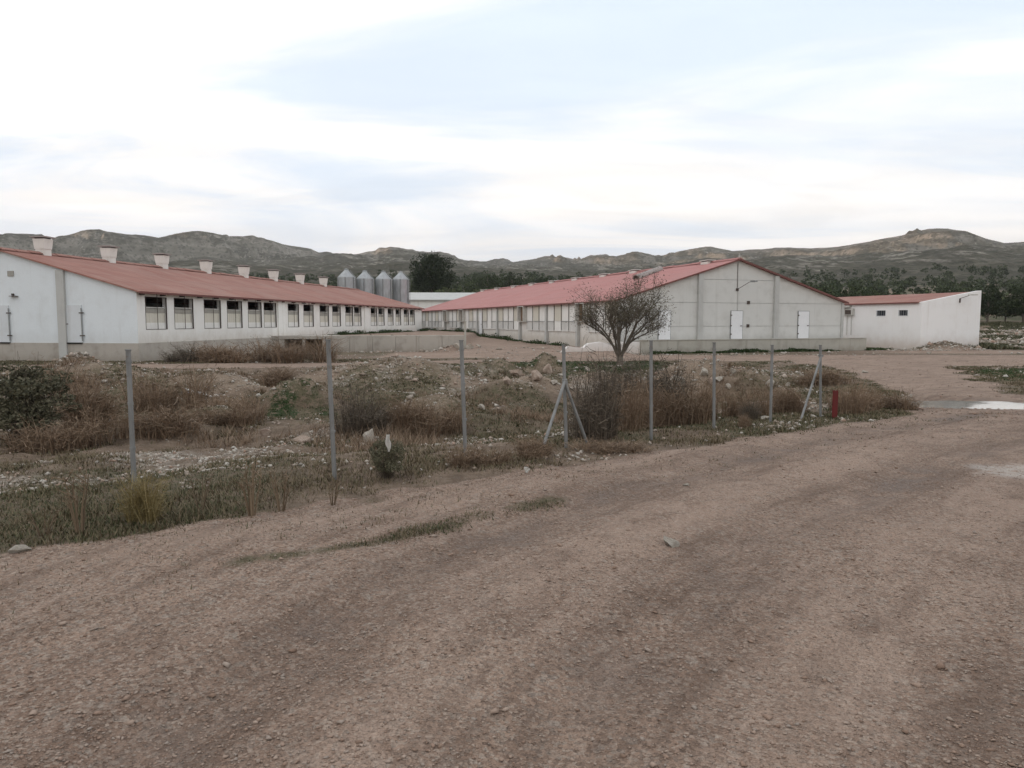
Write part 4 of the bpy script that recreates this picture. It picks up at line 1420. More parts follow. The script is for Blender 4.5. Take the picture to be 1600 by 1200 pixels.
def branchy(seed, ht):
    g_ = random.Random(seed)
    mb_ = MB()
    tw0, tw1, tw2, tips = [], [], [], []

    def grow(p, d, ln, rad, lvl):
        pts, rads = [p.copy()], [rad]
        n = 4
        for i in range(n):
            d = (d + Vector((g_.gauss(0, .13), g_.gauss(0, .13), g_.gauss(0.05, .10)))).normalized()
            p = p + d * ln / n
            pts.append(p.copy())
            rads.append(rad * (1 - 0.5 * (i + 1) / n))
        mb_.tube(pts, rads, 6 if lvl < 2 else 4, False)
        if lvl >= 3:
            for q in pts[1:]:
                for _ in range(5):
                    e = q + (d + Vector((g_.gauss(0, .6), g_.gauss(0, .6), g_.gauss(.25, .5)))).normalized() * g_.uniform(.2, .5)
                    tw0.append(q)
                    tw1.append((q + e) / 2 + Vector((g_.gauss(0, .03), g_.gauss(0, .03), .03)))
                    tw2.append(e)
                    tips.append(e)
            return
        for q in pts[1:]:
            for _ in range(4):
                e = q + (d + Vector((g_.gauss(0, .8), g_.gauss(0, .8), g_.gauss(.2, .5)))).normalized() * g_.uniform(.25, .6)
                tw0.append(q)
                tw1.append((q + e) / 2 + Vector((g_.gauss(0, .04), g_.gauss(0, .04), .03)))
                tw2.append(e)
                if lvl > 1:
                    tips.append(e)
        nb = (0, 4, 4)[lvl] if lvl else 0
        for k in range(nb if nb else 4):
            i = g_.choice((2, 3, 4, 4))
            q = pts[i]
            nd = (d * 0.9 + Vector((g_.gauss(0, .55), g_.gauss(0, .55), g_.gauss(.22, .3)))).normalized()
            grow(q, nd, ln * g_.uniform(.55, .8), rads[i] * 0.72, lvl + 1)

    for k in range(9):
        a = k * 2.4 + g_.uniform(-.3, .3)
        lean = g_.uniform(.12, .72)
        grow(Vector((0.10 * math.cos(a), 0.10 * math.sin(a), 0.45)), Vector((lean * math.cos(a), lean * math.sin(a), 1)).normalized(), ht * g_.uniform(.28, .40), 0.058, 1)
    mb_.tube([(0, 0, -0.3), (0.03, 0, 0.1), (0, 0.03, 0.6)], [0.2, 0.15, 0.14], 9)
    return mb_, tw0, tw1, tw2, tips


bx_, by_, bz_ = on_ground(968, 570)
mbt, tw0, tw1, tw2, tips = branchy(12, 4.3)
bare = empty('bare_tree', (bx_, by_, bz_ - 0.05), 0.4, 'bare spreading tree with sparse grey leaves in front of the barn corner', 'tree')
mbt.build('trunk', M['bark'], bare, True)
A = lambda l: np.array([tuple(q) for q in l])
v, f = ribbons(A(tw0), A(tw1), A(tw2), 0.006)
link('twigs', np_mesh('twigs', v, f, M['greybrown']), bare)
g = np.random.default_rng(8)
T_ = A(tips)
T_ = T_[g.uniform(size=len(T_)) < 0.5]
pp_ = np.repeat(T_, 6, 0) + g.normal(scale=0.12, size=(len(T_) * 6, 3))
v, f = leaf_quads(pp_, 0.055, g)
link('crown', np_mesh('crown', v, f, M['leaf_olive']), bare)
bare.scale = (1.32, 1.32, 1.28)

# ------------------------------------------------------------------ bushes


def bush_meshes(kind, seed):
    """unit bush: about 1 m wide and 1 m tall"""
    g = np.random.default_rng(seed)
    if kind in ('russet', 'straw', 'greybrown'):
        n = {'russet': 700, 'straw': 520, 'greybrown': 560}[kind]
        a = g.uniform(0, 2 * math.pi, n)
        rb = np.sqrt(g.uniform(0, 1, n)) * (0.34 if kind != 'straw' else 0.16)
        lean = g.uniform(0.0, 0.42, n)
        hh = g.uniform(0.35, 1.0, n) * (1 - 0.35 * (rb / 0.34) ** 2)
        p0 = np.stack([rb * np.cos(a), rb * np.sin(a), np.full(n, -0.06)], -1)
        nl_ = 6                                  # several root stocks of unequal height make an uneven outline
        lo = g.integers(0, nl_, n)
        lc = g.normal(0, 0.20 if kind != 'straw' else 0.06, (nl_, 2))
        lh = g.uniform(0.45, 1.05, nl_)
        p0[:, :2] = p0[:, :2] * 0.55 + lc[lo]
        hh = hh * lh[lo]
        a2 = a + g.normal(0, 0.7, n)
        p2 = p0 + np.stack([lean * hh * np.cos(a2), lean * hh * np.sin(a2), hh], -1)
        p1 = (p0 + p2) / 2 + np.stack([-0.05 * np.cos(a2), -0.05 * np.sin(a2), 0.06 + 0 * a], -1) + g.normal(0, 0.03, (n, 3))
        v1, f1 = ribbons(p0, p1, p2, g.uniform(0.003, 0.008, n))
        # side twigs
        m = n * 3
        i = g.integers(0, n, m)
        t = g.uniform(0.35, 1.0, m)[:, None]
        q0 = p0[i] * (1 - t) + p2[i] * t
        dr = g.normal(size=(m, 3)) * np.array([1, 1, 0.5]) + np.array([0, 0, 0.45])
        dr /= np.linalg.norm(dr, axis=1, keepdims=True)
        q2 = q0 + dr * g.uniform(0.06, 0.2, m)[:, None]
        v2, f2 = ribbons(q0, (q0 + q2) / 2 + g.normal(0, 0.012, (m, 3)), q2, 0.0035)
        mat = M[kind]
        st = np_mesh('stems', v1, f1, mat)
        tw = np_mesh('twigs', v2, f2, mat)
        return [('stems', st), ('twigs', tw)]
    if kind in ('shrub', 'weed'):
        p, c = crown_points(90, 110, 0.42, 0.46, 0.50, g, 0.15, 0.24)
        p[:, 2] = np.abs(p[:, 2])
        v, f = leaf_quads(p, 0.034, g)
        n = 160
        k = g.integers(0, len(c), n)
        p0 = g.normal(0, 0.06, (n, 3)) * np.array([1, 1, 0]) + np.array([0, 0, -0.05])
        v1, f1 = ribbons(p0, (p0 + c[k]) / 2 + g.normal(0, 0.04, (n, 3)), c[k] * 1.25, 0.006)
        return [('stems', np_mesh('stems', v1, f1, M['greybrown'])), ('leaves', np_mesh('leaves', v, f, M['leaf_shrub'] if kind == 'shrub' else M['grass_green']))]
    if kind == 'stalks':
        mb_ = MB()
        n = 7
        tips_ = []
        for i in range(n):
            a = g.uniform(0, 6.28)
            l = g.uniform(0.5, 1.0)
            x, y = 0.25 * math.cos(a) * g.uniform(.5, 1.6), 0.25 * math.sin(a) * g.uniform(.5, 1.6)
            pts = [(0.2 * x, 0.2 * y, -0.05), (0.5 * x, 0.5 * y, 0.4 * l), (x + g.normal(0, .04), y, l)]
            mb_.tube(pts, [0.022, 0.017, 0.008], 4)
            for j in range(3):
                t = g.uniform(0.45, 0.95)
                q = np.array(pts[1]) * (1 - t) + np.array(pts[2]) * t
                e = q + np.array([g.normal(0, .12), g.normal(0, .12), g.uniform(0.05, 0.2)])
                mb_.tube([tuple(q), tuple(e)], [0.012, 0.006], 3)
                tips_.append(e)
        p = np.repeat(np.array(tips_), 3, 0) + g.normal(0, 0.02, (len(tips_) * 3, 3))
        v, f = leaf_quads(p, 0.05, g)
        return [('stems', mb_.mesh('stems', M['stalk'])), ('seed_heads', np_mesh('seed_heads', v, f, M['stalk']))]


protos = {k: [bush_meshes(k, 400 + 10 * i + j) for j in range(3)] for i, k in enumerate(('russet', 'straw', 'greybrown', 'shrub', 'stalks'))}
NAMES = {'russet': ('dry_bush', 'bush'), 'straw': ('straw_bush', 'bush'), 'greybrown': ('twiggy_bush', 'bush'), 'shrub': ('green_shrub', 'shrub'), 'weed': ('weed_clump', 'weed'), 'stalks': ('dry_stalks', 'plant')}
BUSHES = [
    # base column, base row, width px, height px, kind, label
    (42, 692, 150, 135, 'shrub', 'large dark green shrub at the left edge of the waste ground'),
    (112, 700, 110, 60, 'russet', 'low russet bush at the foot of the large dark green shrub'),
    (150, 668, 130, 95, 'russet', 'tall russet bush right of the large dark green shrub'),
    (215, 645, 100, 72, 'russet', 'russet bush just behind the leftmost fence post'),
    (92, 615, 70, 50, 'russet', 'small russet bush on the mound above the large green shrub'),
    (262, 676, 130, 52, 'russet', 'low brown bush right of the leftmost fence post'),
    (330, 664, 90, 36, 'russet', 'low brown bush between the rubble mound and the leftmost post'),
    (292, 566, 70, 26, 'greybrown', 'dark brown bush at the near corner of the left shed plinth'),
    (345, 566, 100, 36, 'russet', 'brown bush along the left shed plinth, below the fourth window'),
    (408, 566, 100, 40, 'russet', 'brown bush along the left shed plinth beside the dock'),
    (462, 562, 70, 30, 'russet', 'brown bush in front of the loading dock'),
    (428, 602, 95, 34, 'russet', 'flat russet bush on the slope left of the second fence post'),
    (375, 640, 80, 28, 'russet', 'low russet bush on the stony slope below the shed bushes'),
    (568, 680, 110, 72, 'greybrown', 'grey twiggy bush just right of the second fence post'),
    (640, 674, 110, 66, 'russet', 'russet bush between the second and third fence posts'),
    (700, 668, 90, 50, 'russet', 'russet bush leaning against the view of the third post'),
    (928, 686, 105, 118, 'greybrown', 'big dark twiggy bush behind the braced fence post'),
    (985, 622, 110, 60, 'greybrown', 'dark twiggy bush below the bare tree'),
    (1005, 668, 80, 80, 'russet', 'tall rusty brush just left of the fifth fence post'),
    (1052, 664, 100, 84, 'russet', 'tall rusty brush just right of the fifth fence post'),
    (1098, 658, 70, 74, 'russet', 'rusty brush left of the sixth fence post'),
    (1140, 652, 60, 52, 'russet', 'rusty brush just right of the sixth fence post'),
    (1172, 656, 40, 30, 'greybrown', 'dead grey snag of twigs left of the seventh fence post'),
    (1236, 645, 70, 52, 'russet', 'russet grass clump between the last two fence posts'),
    (1340, 640, 80, 48, 'russet', 'russet grass clump just right of the red steel post'),
    (1392, 638, 90, 32, 'russet', 'dry grass clump beside the puddle'),
    (1295, 600, 90, 30, 'russet', 'low russet grass behind the red steel post'),
    (605, 748, 66, 70, 'shrub', 'dark green bush holding a white rag, between second and third posts'),
    (232, 815, 95, 68, 'straw', 'ochre dry bush around the foot of the leftmost fence post'),
    (838, 712, 85, 42, 'russet', 'dry grass clump at the left brace of the braced post'),
    (775, 722, 75, 34, 'russet', 'low brown grass clump right of the third fence post'),
    (945, 704, 95, 22, 'russet', 'thin dry grass clump right of the braced post'),
    (1165, 668, 30, 28, 'russet', 'small brown tuft in front of the sixth and seventh posts'),
    (125, 834, 60, 108, 'stalks', 'tall bare stalks at the left road edge'),
    (68, 838, 50, 52, 'stalks', 'short bent bare stalks near the left picture edge'),
    (394, 806, 56, 95, 'stalks', 'tall bare stalks between the first and second posts'),
    (440, 800, 50, 72, 'stalks', 'bare stalks nearest the left of the second post'),
    (314, 800, 36, 66, 'stalks', 'thin bare stalks right of the ochre bush'),
    (520, 790, 40, 45, 'stalks', 'short bare stalks at the foot of the second post'),
]
for i, (px_, py_, wp, hp, kind, lab) in enumerate(BUSHES):
    x, y, z = on_ground(px_, py_)
    sw, sh = wp * y / FPX, hp * y / FPX
    pr = protos[kind][i % 3]
    o = empty(NAMES[kind][0], (x, y, z - 0.02), random.uniform(0, 6.28), lab, NAMES[kind][1])
    k_ = {'stalks': 1.3, 'straw': 1.4, 'russet': 1.2, 'greybrown': 1.2}.get(kind, 1.1)
    o.scale = (sw * k_, sw * k_ * random.uniform(0.75, 1.0), sh * (1.45 if kind in ('russet', 'straw', 'greybrown') else 1.0))
    for nm, me in pr:
        ch = link(nm, me, o)
        if nm == 'seed_heads':
            ch['kind'] = 'stuff'

# ------------------------------------------------------------------ grass and herbs nobody could count


def tufts(P, n_bl, h, spread, wdt, g):
    n = len(P) * n_bl
    p0 = np.repeat(P, n_bl, 0) + g.normal(0, 1, (n, 3)) * np.array([spread, spread, 0])
    hh = (np.repeat(h, n_bl) if np.ndim(h) else h) * g.uniform(0.4, 1.15, n)
    a = g.uniform(0, 6.283, n)
    ln = g.uniform(0.3, 1.6, n) * hh
    p2 = p0 + np.stack([np.cos(a) * ln, np.sin(a) * ln, hh], -1)
    s = np.stack([-np.sin(a), np.cos(a), 0 * a], -1) * (np.repeat(wdt, n_bl) if np.ndim(wdt) else wdt)[:, None] if np.ndim(wdt) else np.stack([-np.sin(a), np.cos(a), 0 * a], -1) * wdt
    p0[:, 2] -= 0.015
    v = np.stack([p0 - s, p0 + s, p2], 1).reshape(-1, 3)
    return v, np.arange(3 * n).reshape(-1, 3)


g = np.random.default_rng(77)
N = 330000
yy = 3.5 + 42 * g.uniform(0, 1, N) ** 1.5
xx = g.uniform(-0.78, 0.78, N) * (yy + 1.5)
dirt, green, pale, wet, rut = masks(xx, yy)[:5]
w_, q_ = wq(xx, yy)
clump = fbm(xx / 0.9, yy / 0.9, 55, 3)
keep = (dirt < 0.45 + 0.1 * clump) & (g.uniform(size=N) < np.clip(0.08 + 0.6 * green + 0.55 * clump + 0.12 * np.exp(-((w_ - 0.7) / 0.7) ** 2), 0.02, 1) * np.where(yy > 20, 0.75, 1.0))
keep |= (dirt > 0.5) & (g.uniform(size=N) < 0.05 * smooth(1.0, 0.0, w_ * -0.6)) & (w_ > -1.6) & (yy < 14)
xx, yy, green, dirt, clump = xx[keep], yy[keep], green[keep], dirt[keep], clump[keep]
P = np.stack([xx, yy, height(xx, yy)], -1)
hgt_ = (0.018 + 0.03 * g.uniform(size=len(P)) ** 2 + 0.035 * np.clip(clump, 0, 1)) * (0.8 + 0.02 * yy) * np.where(dirt > 0.3, 0.5, 1.0)
wd_ = 0.0035 + 0.0005 * yy
isg = g.uniform(size=len(P)) < np.clip(0.12 + 0.8 * green ** 1.5, 0.05, 0.9)
for nm, sel, mat, lab in (('grass', isg & (green > 0.8), 'grass_green', 'fresh green grass on the verge and below the track'),
                          ('grass', isg & (green <= 0.8), 'grass', 'olive grass and low weeds over the waste ground'),
                          ('dry_grass', ~isg, 'grass_dry', 'dry yellow grass over the verge and the waste ground')):
    v, f = tufts(P[sel], 6 if mat != 'grass_green' else 9, hgt_[sel] * (1.35 if nm == 'dry_grass' else 0.6 if mat == 'grass_green' else 1.0), 0.05, wd_[sel] * (1.5 if mat == 'grass_green' else 1.0), g)
    tag(link(nm, np_mesh(nm, v, f, M[mat])), lab, 'grass', kind='stuff')

def weeds_along(name, p0, p1, dens, hmax, wid, lab, mat='grass_green'):
    L_ = math.hypot(p1[0] - p0[0], p1[1] - p0[1])
    n = int(L_ * dens)
    t = g.uniform(0, 1, n)
    cl_ = fbm(t * L_ / 1.4 + 9, t * 0 + p0[0], 151, 3)
    ok_ = cl_ > -0.15
    t, cl_ = t[ok_], cl_[ok_]
    x = p0[0] + (p1[0] - p0[0]) * t + g.normal(0, wid, len(t))
    y = p0[1] + (p1[1] - p0[1]) * t + g.normal(0, wid, len(t))
    h = hmax * np.clip(cl_ + 0.3, 0.1, 1)
    c = np.stack([x, y, height(x, y) + h * g.uniform(0.02, 1, len(t)) ** 1.3], -1)
    v_, f_ = leaf_quads(c, 0.13, g)
    tag(link(name, np_mesh(name, v_, f_, M[mat])), lab, 'weeds', kind='stuff')


def bl(x, y):
    q_ = Mb @ Vector((x, y, 0))
    return (q_.x, q_.y)


weeds_along('wall_weeds', bl(2.0, -1.55), bl(xe + 0.2, -1.5), 420, 0.42, 0.14, 'dark green weeds along the foot of the parapet wall')
weeds_along('wall_weeds', bl(-0.6, 8), bl(-0.6, LR - 4), 160, 0.55, 0.25, 'green weeds along the foot of the barn side wall')
Ml = Matrix.Translation((OL[0], OL[1], 0)) @ Matrix.Rotation(-AL, 4, 'Z')
qa, qb = Ml @ Vector((0.5, 26, 0)), Ml @ Vector((0.5, LL, 0))
weeds_along('wall_weeds', (qa.x, qa.y), (qb.x, qb.y), 260, 0.5, 0.25, 'green weeds along the foot of the left shed wall')
weeds_along('wall_weeds', (-14.2, 58.7), (-4.2, 58.7), 300, 0.35, 0.15, 'green weeds along the top of the retaining wall')
weeds_along('wall_weeds', (OA[0] - 4.2, OA[1] + 0.6), (OA[0] + 0.2, OA[1] - 0.6), 260, 0.4, 0.3, 'dark weeds at the foot of the white annex')
N = 15000
yy = g.uniform(62, 118, N)
xx = g.uniform(0.60, 0.80, N) * yy
cl = fbm(xx / 5, yy / 5, 161, 3)
keep = cl > -0.1
xx, yy, cl = xx[keep], yy[keep], cl[keep]
v, f = tufts(np.stack([xx, yy, height(xx, yy)], -1), 6, 0.15 + 0.7 * np.clip(cl, 0, 1), 0.2, 0.05, g)
tag(link('rough_grass', np_mesh('rough_grass', v, f, M['grass'])), 'rough grass on the field beyond the annex', 'grass', kind='stuff')
N = 26000
yy = g.uniform(9, 36, N)
xx = g.uniform(-0.75, 0.5, N) * yy
d_, _, _ = pit_d(xx, yy)
cl = fbm(xx / 2.2, yy / 2.2, 141, 3)
keep = (d_ > 0.4) & (cl > 0.27) & (g.uniform(size=N) < 0.6)
xx, yy, cl = xx[keep], yy[keep], cl[keep]
v, f = tufts(np.stack([xx, yy, height(xx, yy)], -1), 9, 0.08 + 0.42 * np.clip(cl, 0, 0.6) * g.uniform(0.3, 1, len(xx)), 0.06, 0.004 + 0.0002 * yy, g)
tag(link('dry_brush', np_mesh('dry_brush', v, f, M['russet'])), 'thin russet brush spread over the waste ground', 'brush', kind='stuff')

# ------------------------------------------------------------------ gravel, rubble and rocks
M['stone'] = m_leaf('stones', [(0.25, 0.168, 0.124), (0.33, 0.23, 0.175), (0.41, 0.315, 0.255), (0.33, 0.275, 0.235)], 0.9)
M['limestone'] = m_leaf('rubble_stones', [(0.30, 0.24, 0.185), (0.42, 0.365, 0.31), (0.58, 0.54, 0.48), (0.40, 0.27, 0.20)], 0.9)
_t = NT('rock')
_c = _t.mix(_t.rng(_t.noise(2.5, 6, 0.65), 0.35, 0.7), (0.33, 0.29, 0.24), (0.45, 0.41, 0.36))
_c = _t.mix(_t.rng(_t.noise(9, 5, 0.7), 0.5, 0.75, 0, 0.6), _c, (0.24, 0.185, 0.14))
M['rock'] = _t.done(_c, 0.92, _t.bump(_t.noise(12, 6, 0.7), 0.7, 0.05), spec=0.2)
_t = NT('pink_rock')
_c = _t.mix(_t.rng(_t.noise(2.5, 6, 0.65), 0.35, 0.7), (0.33, 0.25, 0.20), (0.43, 0.35, 0.29))
_c = _t.mix(_t.rng(_t.noise(9, 5, 0.7), 0.5, 0.75, 0, 0.6), _c, (0.20, 0.14, 0.10))
M['pink_rock'] = _t.done(_c, 0.92, _t.bump(_t.noise(12, 6, 0.7), 0.7, 0.05), spec=0.2)

OCT_V = np.array([(1, 0, 0), (0, 1, 0), (-1, 0, 0), (0, -1, 0), (0, 0, 1), (0, 0, -1), (.62, .62, .45), (-.62, -.62, .45)], float)
OCT_F = np.array([(0, 6, 4), (0, 1, 6), (6, 1, 4), (1, 2, 4), (2, 7, 4), (2, 3, 7), (7, 3, 4), (3, 0, 4), (1, 0, 5), (2, 1, 5), (3, 2, 5), (0, 3, 5)])


def stones(x, y, s, g, sink=0.25, tall=(0.28, 0.6)):
    n = len(x)
    z = height(x, y)
    v = np.repeat(OCT_V[None], n, 0) + g.normal(0, 0.22, (n, 8, 3))
    v *= np.stack([g.uniform(0.7, 1.3, n), g.uniform(0.6, 1.0, n), g.uniform(tall[0], tall[1], n)], -1)[:, None]
    a = g.uniform(0, 6.28, n)
    ca, sa = np.cos(a)[:, None], np.sin(a)[:, None]
    v = np.stack([v[..., 0] * ca - v[..., 1] * sa, v[..., 0] * sa + v[..., 1] * ca, v[..., 2]], -1)
    v = v * s[:, None, None] * 0.5 + np.stack([x, y, z + s * sink * 0.5], -1)[:, None]
    f = (np.arange(n)[:, None, None] * 8 + OCT_F[None]).reshape(-1, 3)
    return v.reshape(-1, 3), f


g = np.random.default_rng(99)
N = 170000
yy = 1.7 + 14 * g.uniform(0, 1, N) ** 2.2
xx = g.uniform(-0.75, 0.75, N) * (yy + 0.6)
dirt, green, pale, wet, rut = masks(xx, yy)[:5]
cl = fbm(xx / 0.8, yy / 0.8, 61, 4) + 0.5 * fbm(xx / 3, yy / 3, 62, 2)
w_, q_ = wq(xx, yy)
loose = np.exp(-((w_ + 2.75) / 0.45) ** 2) * smooth(6, 3, q_) + 0.8 * smooth(-4.8, -6, w_)
keep = (dirt > 0.4) & (g.uniform(size=N) < np.clip(0.34 + 0.55 * cl + 0.4 * loose - 0.2 * wet, 0.05, 1))
xx, yy = xx[keep], yy[keep]
sz = np.clip(np.exp(g.normal(math.log(0.0085), 0.5, len(xx))), 0.004, 0.06) * (0.8 + 0.055 * yy)
v, f = stones(xx, yy, sz, g)
N = 26000
y2 = 12 + 38 * g.uniform(0, 1, N) ** 1.2
x2 = g.uniform(-0.2, 0.78, N) * y2
dirt = masks(x2, y2)[0]
keep = (dirt > 0.5) & (g.uniform(size=N) < np.clip(0.3 + 0.8 * fbm(x2 / 1.5, y2 / 1.5, 66, 3), 0.04, 1))
x2, y2 = x2[keep], y2[keep]
v2, f2 = stones(x2, y2, np.clip(np.exp(g.normal(math.log(0.028), 0.5, len(x2))), 0.012, 0.14), g)
v, f = np.concatenate([v, v2]), np.concatenate([f, f2 + len(v)])
tag(link('gravel', np_mesh('gravel', v, f, M['stone'])), 'loose gravel scattered over the dirt road', 'gravel', kind='stuff')
N = 190000
yy = 7 + 52 * g.uniform(0, 1, N) ** 1.3
xx = g.uniform(-0.78, 0.78, N) * (yy + 1)
dirt, green, pale, wet, rut = masks(xx, yy)[:5]
cl = fbm(xx / 1.4, yy / 1.4, 64, 4)
bank = smooth(44, 47, yy) * smooth(-6, -2, xx) * smooth(9, 6, xx)
keep = ((dirt < 0.5) | (bank > 0.5)) & (g.uniform(size=N) < np.clip(-0.02 + 0.75 * pale + 0.6 * cl + 0.6 * mound_sum(xx, yy), 0.015, 1))
xx, yy = xx[keep], yy[keep]
sz = np.clip(np.exp(g.normal(math.log(0.04), 0.55, len(xx))), 0.018, 0.24) * (0.75 + 0.02 * yy)
for cx_, cy_, rx_, ry_, n_s in ((35.6, 60.6, 2.6, 1.0, 500), (-23.4, 39.8, 1.2, 0.8, 160), (33.0, 59.8, 2.5, 0.6, 350), (60, 84, 22, 20, 5200), (-4.4, 56.6, 1.4, 0.7, 120), (-9, 57.0, 5, 0.5, 220), (15, 51.2, 8, 0.5, 200)):
    xx = np.concatenate([xx, g.normal(cx_, rx_ * 0.6, n_s)])
    yy = np.concatenate([yy, g.normal(cy_, ry_ * 0.6, n_s)])
    sz = np.concatenate([sz, np.clip(np.exp(g.normal(math.log(0.10 if n_s < 4000 else 0.2), 0.5, n_s)), 0.04, 0.6)])
v, f = stones(xx, yy, np.where(yy < 16, np.minimum(sz, 0.02 + 0.0055 * yy), sz), g, 0.2, (0.5, 0.9))
tag(link('rubble', np_mesh('rubble', v, f, M['limestone'])), 'pale stones strewn over the waste ground', 'rubble', kind='stuff')


def rock_mesh(seed, mat):
    import bmesh
    bm = bmesh.new()
    bmesh.ops.create_icosphere(bm, subdivisions=3, radius=0.5)
    g_ = np.random.default_rng(seed)
    nrm = g_.normal(size=(16, 3))
    nrm /= np.linalg.norm(nrm, axis=1, keepdims=True)
    off = g_.uniform(0.20, 0.40, 16)
    for vt in bm.verts:                      # planes cut the ball into a broken stone
        p_ = np.array(vt.co)
        for n_, o_ in zip(nrm, off):
            dd = p_ @ n_ - o_
            if dd > 0:
                p_ = p_ - n_ * dd
        p_ = p_ * (1 + 0.10 * float(fbm(p_[0] * 5 + seed, p_[1] * 5 + p_[2] * 3, 9, 3)))
        vt.co = p_
    me = bpy.data.meshes.new('rock')
    bm.to_mesh(me)
    bm.free()
    me.materials.append(mat)
    return me


rock_pale = [rock_mesh(i, M['rock']) for i in range(4)]
rock_pink = [rock_mesh(10 + i, M['pink_rock']) for i in range(3)]
ROCKS = [
    (1057, 604, 30, 26, 0, 'large pale boulder right of the fifth fence post'), (1099, 586, 18, 12, 0, 'smooth whitish rock above the rubble left of the sixth post'),
    (1122, 596, 16, 10, 0, 'flat pale rock just right of the sixth post top'), (1138, 606, 14, 10, 0, 'pale rock below the flat rock by the sixth post'),
    (1146, 583, 12, 8, 0, 'small pale rock on top of the heap behind the sixth post'), (1112, 600, 13, 10, 1, 'brownish rock left beside the sixth post'),
    (1203, 602, 16, 14, 0, 'pale rock seen at the left of the seventh post'), (1232, 603, 10, 7, 0, 'small whitish rock between seventh and last posts'),
    (645, 619, 11, 10, 0, 'round white stone on the mound left of the third post'), (753, 640, 15, 12, 0, 'round pale stone right of the third post'),
    (576, 690, 26, 22, 0, 'grey boulder in the rubble berm right of the second post'), (1048, 852, 30, 15, 0, 'flat pale stone lying in the middle of the road'),
    (34, 862, 34, 14, 0, 'flat pale stone at the left road edge'), (855, 582, 26, 14, 1, 'pinkish rock just left of the braced post top'),
    (838, 594, 22, 14, 1, 'pinkish rock lower left of the braced post top'), (808, 586, 20, 12, 1, 'pinkish rock in the bank between third and braced posts'),
    (793, 600, 16, 12, 1, 'brown rock at the left of the pinkish bank'), (866, 600, 14, 10, 0, 'pale rock at the right end of the pinkish bank'),
    (918, 580, 12, 9, 0, 'pale rock right of the braced post top'), (704, 575, 10, 7, 0, 'small white rock in the grass left of the third post top'),
    (1072, 760, 10, 6, 0, 'small pale stone at the road edge by the fifth post'), (472, 692, 24, 14, 1, 'brown rock in the berm left of the second post'),
    (415, 680, 22, 13, 1, 'reddish rock in the berm midway between first and second posts'), (470, 728, 9, 7, 0, 'small white stone below the second post berm'),
    (1300, 628, 14, 9, 0, 'pale rock hidden in grass beside the red steel post'), (1350, 583, 14, 5, 0, 'pale flat stone at the edge of the far dirt road'),
    (1452, 553, 9, 5, 0, 'small white stone at the end of the parapet wall'), (1195, 655, 20, 8, 0, 'pale slab at the foot of the seventh post'),
    (320, 628, 14, 8, 0, 'pale stone on the rubble mound by the dark sheet'), (255, 745, 12, 8, 0, 'pale stone behind the ochre bush'),
    (1190, 716, 5, 4, 0, 'tiny pale pebble in the far wheel track')]
for i, (px_, py_, wp, hp, kind, lab) in enumerate(ROCKS):
    x, y, z = on_ground(px_, py_)
    sw, sh = wp * y / FPX, hp * y / FPX
    me = (rock_pink if kind else rock_pale)[i % 3]
    o = link('rock', me, None, (x, y, z + sh * 0.30))
    o.scale = (sw * 1.3, sw * 1.05, sh * 1.5)
    o.rotation_euler = (random.uniform(-.2, .2), random.uniform(-.2, .2), random.uniform(0, 6.28))
    tag(o, lab, 'rock')

# ------------------------------------------------------------------ fence posts
M['post'] = NT('galvanised_post')
_t = M['post']
_c = _t.mix(_t.rng(_t.noise(6, 5, 0.65, stretch=(1, 1, 0.25)), 0.35, 0.7), (0.25, 0.25, 0.245), (0.15, 0.15, 0.145))
_c = _t.mix(_t.rng(_t.noise(14, 4, 0.7), 0.58, 0.75, 0, 0.7), _c, (0.17, 0.12, 0.085))
M['post'] = _t.done(_c, 0.6, _t.bump(_t.noise(40, 3), 0.2, 0.004), 0.25)
POSTS = [  # top column, top row, base column, base row, braces (top frac, dx px, dy px at foot), label
    (199, 548, 211, 782, [], 'grey metal fence post standing in the ochre bush, leftmost'),
    (513, 532, 524, 750, [], 'grey metal fence post second from the left, beside the twiggy bush'),
    (720, 533, 729, 722, [], 'grey metal fence post third from the left, right of the bush with the rag'),
    (881, 540, 886, 700, [(0.66, (840, 712)), (0.64, (924, 698))], 'fence post with two slanting braces'),
    (1017, 533, 1018, 688, [], 'grey metal fence post in the tall rusty brush, fifth from the left'),
    (1116, 536, 1116, 671, [], 'grey metal fence post before the rock heap, sixth from the left'),
    (1207, 540, 1204, 660, [], 'grey metal fence post seventh from the left, below the right barn door'),
    (1283, 540, 1283, 652, [(0.86, (1249, 656))], 'rightmost fence post with one slanting brace'),
]
for i, (tx, ty_, bxp, byp, br, lab) in enumerate(POSTS):
    x, y, z = on_ground(bxp, byp)
    top = at(tx, ty_, y)
    o = empty('fence_post', (x, y, z), 0, lab, 'fence post', 'posts of the wireless fence')
    tp = Vector((top.x - x + random.uniform(-.01, .01), random.uniform(-0.02, 0.02), top.z - z))
    MB().tube([(0, 0, -0.3), tuple(tp)], 0.022, 14).build('pole', M['post'], o)
    MB().tube([tuple(tp), tuple(tp + Vector((0, 0, 0.012)))], 0.028, 10).build('cap', M['post'], o)
    for k in (0.35, 0.65, 0.93):
        q = tp * k
        MB().tube([tuple(q - Vector((0, 0, 0.012))), tuple(q + Vector((0, 0, 0.012)))], 0.0265, 8).build('wire_clip', M['post'], o)
    for kb, (fr, (fx, fy)) in enumerate(br):
        fx_, fy_, fz_ = on_ground(fx, fy)
        hd = tp * fr
        MB().tube([(hd.x, hd.y - 0.03, hd.z), (fx_ - x, fy_ - y, fz_ - z - 0.1)], 0.019, 12).build('brace', M['post'], o)
        MB().box(hd.x - 0.03 - 0.004 * kb, hd.x + 0.03 + 0.004 * kb, hd.y - 0.05 - 0.004 * kb, hd.y + 0.03 + 0.004 * kb, hd.z - 0.018, hd.z + 0.018 - 0.004 * kb).build('brace_clamp', M['post'], o)

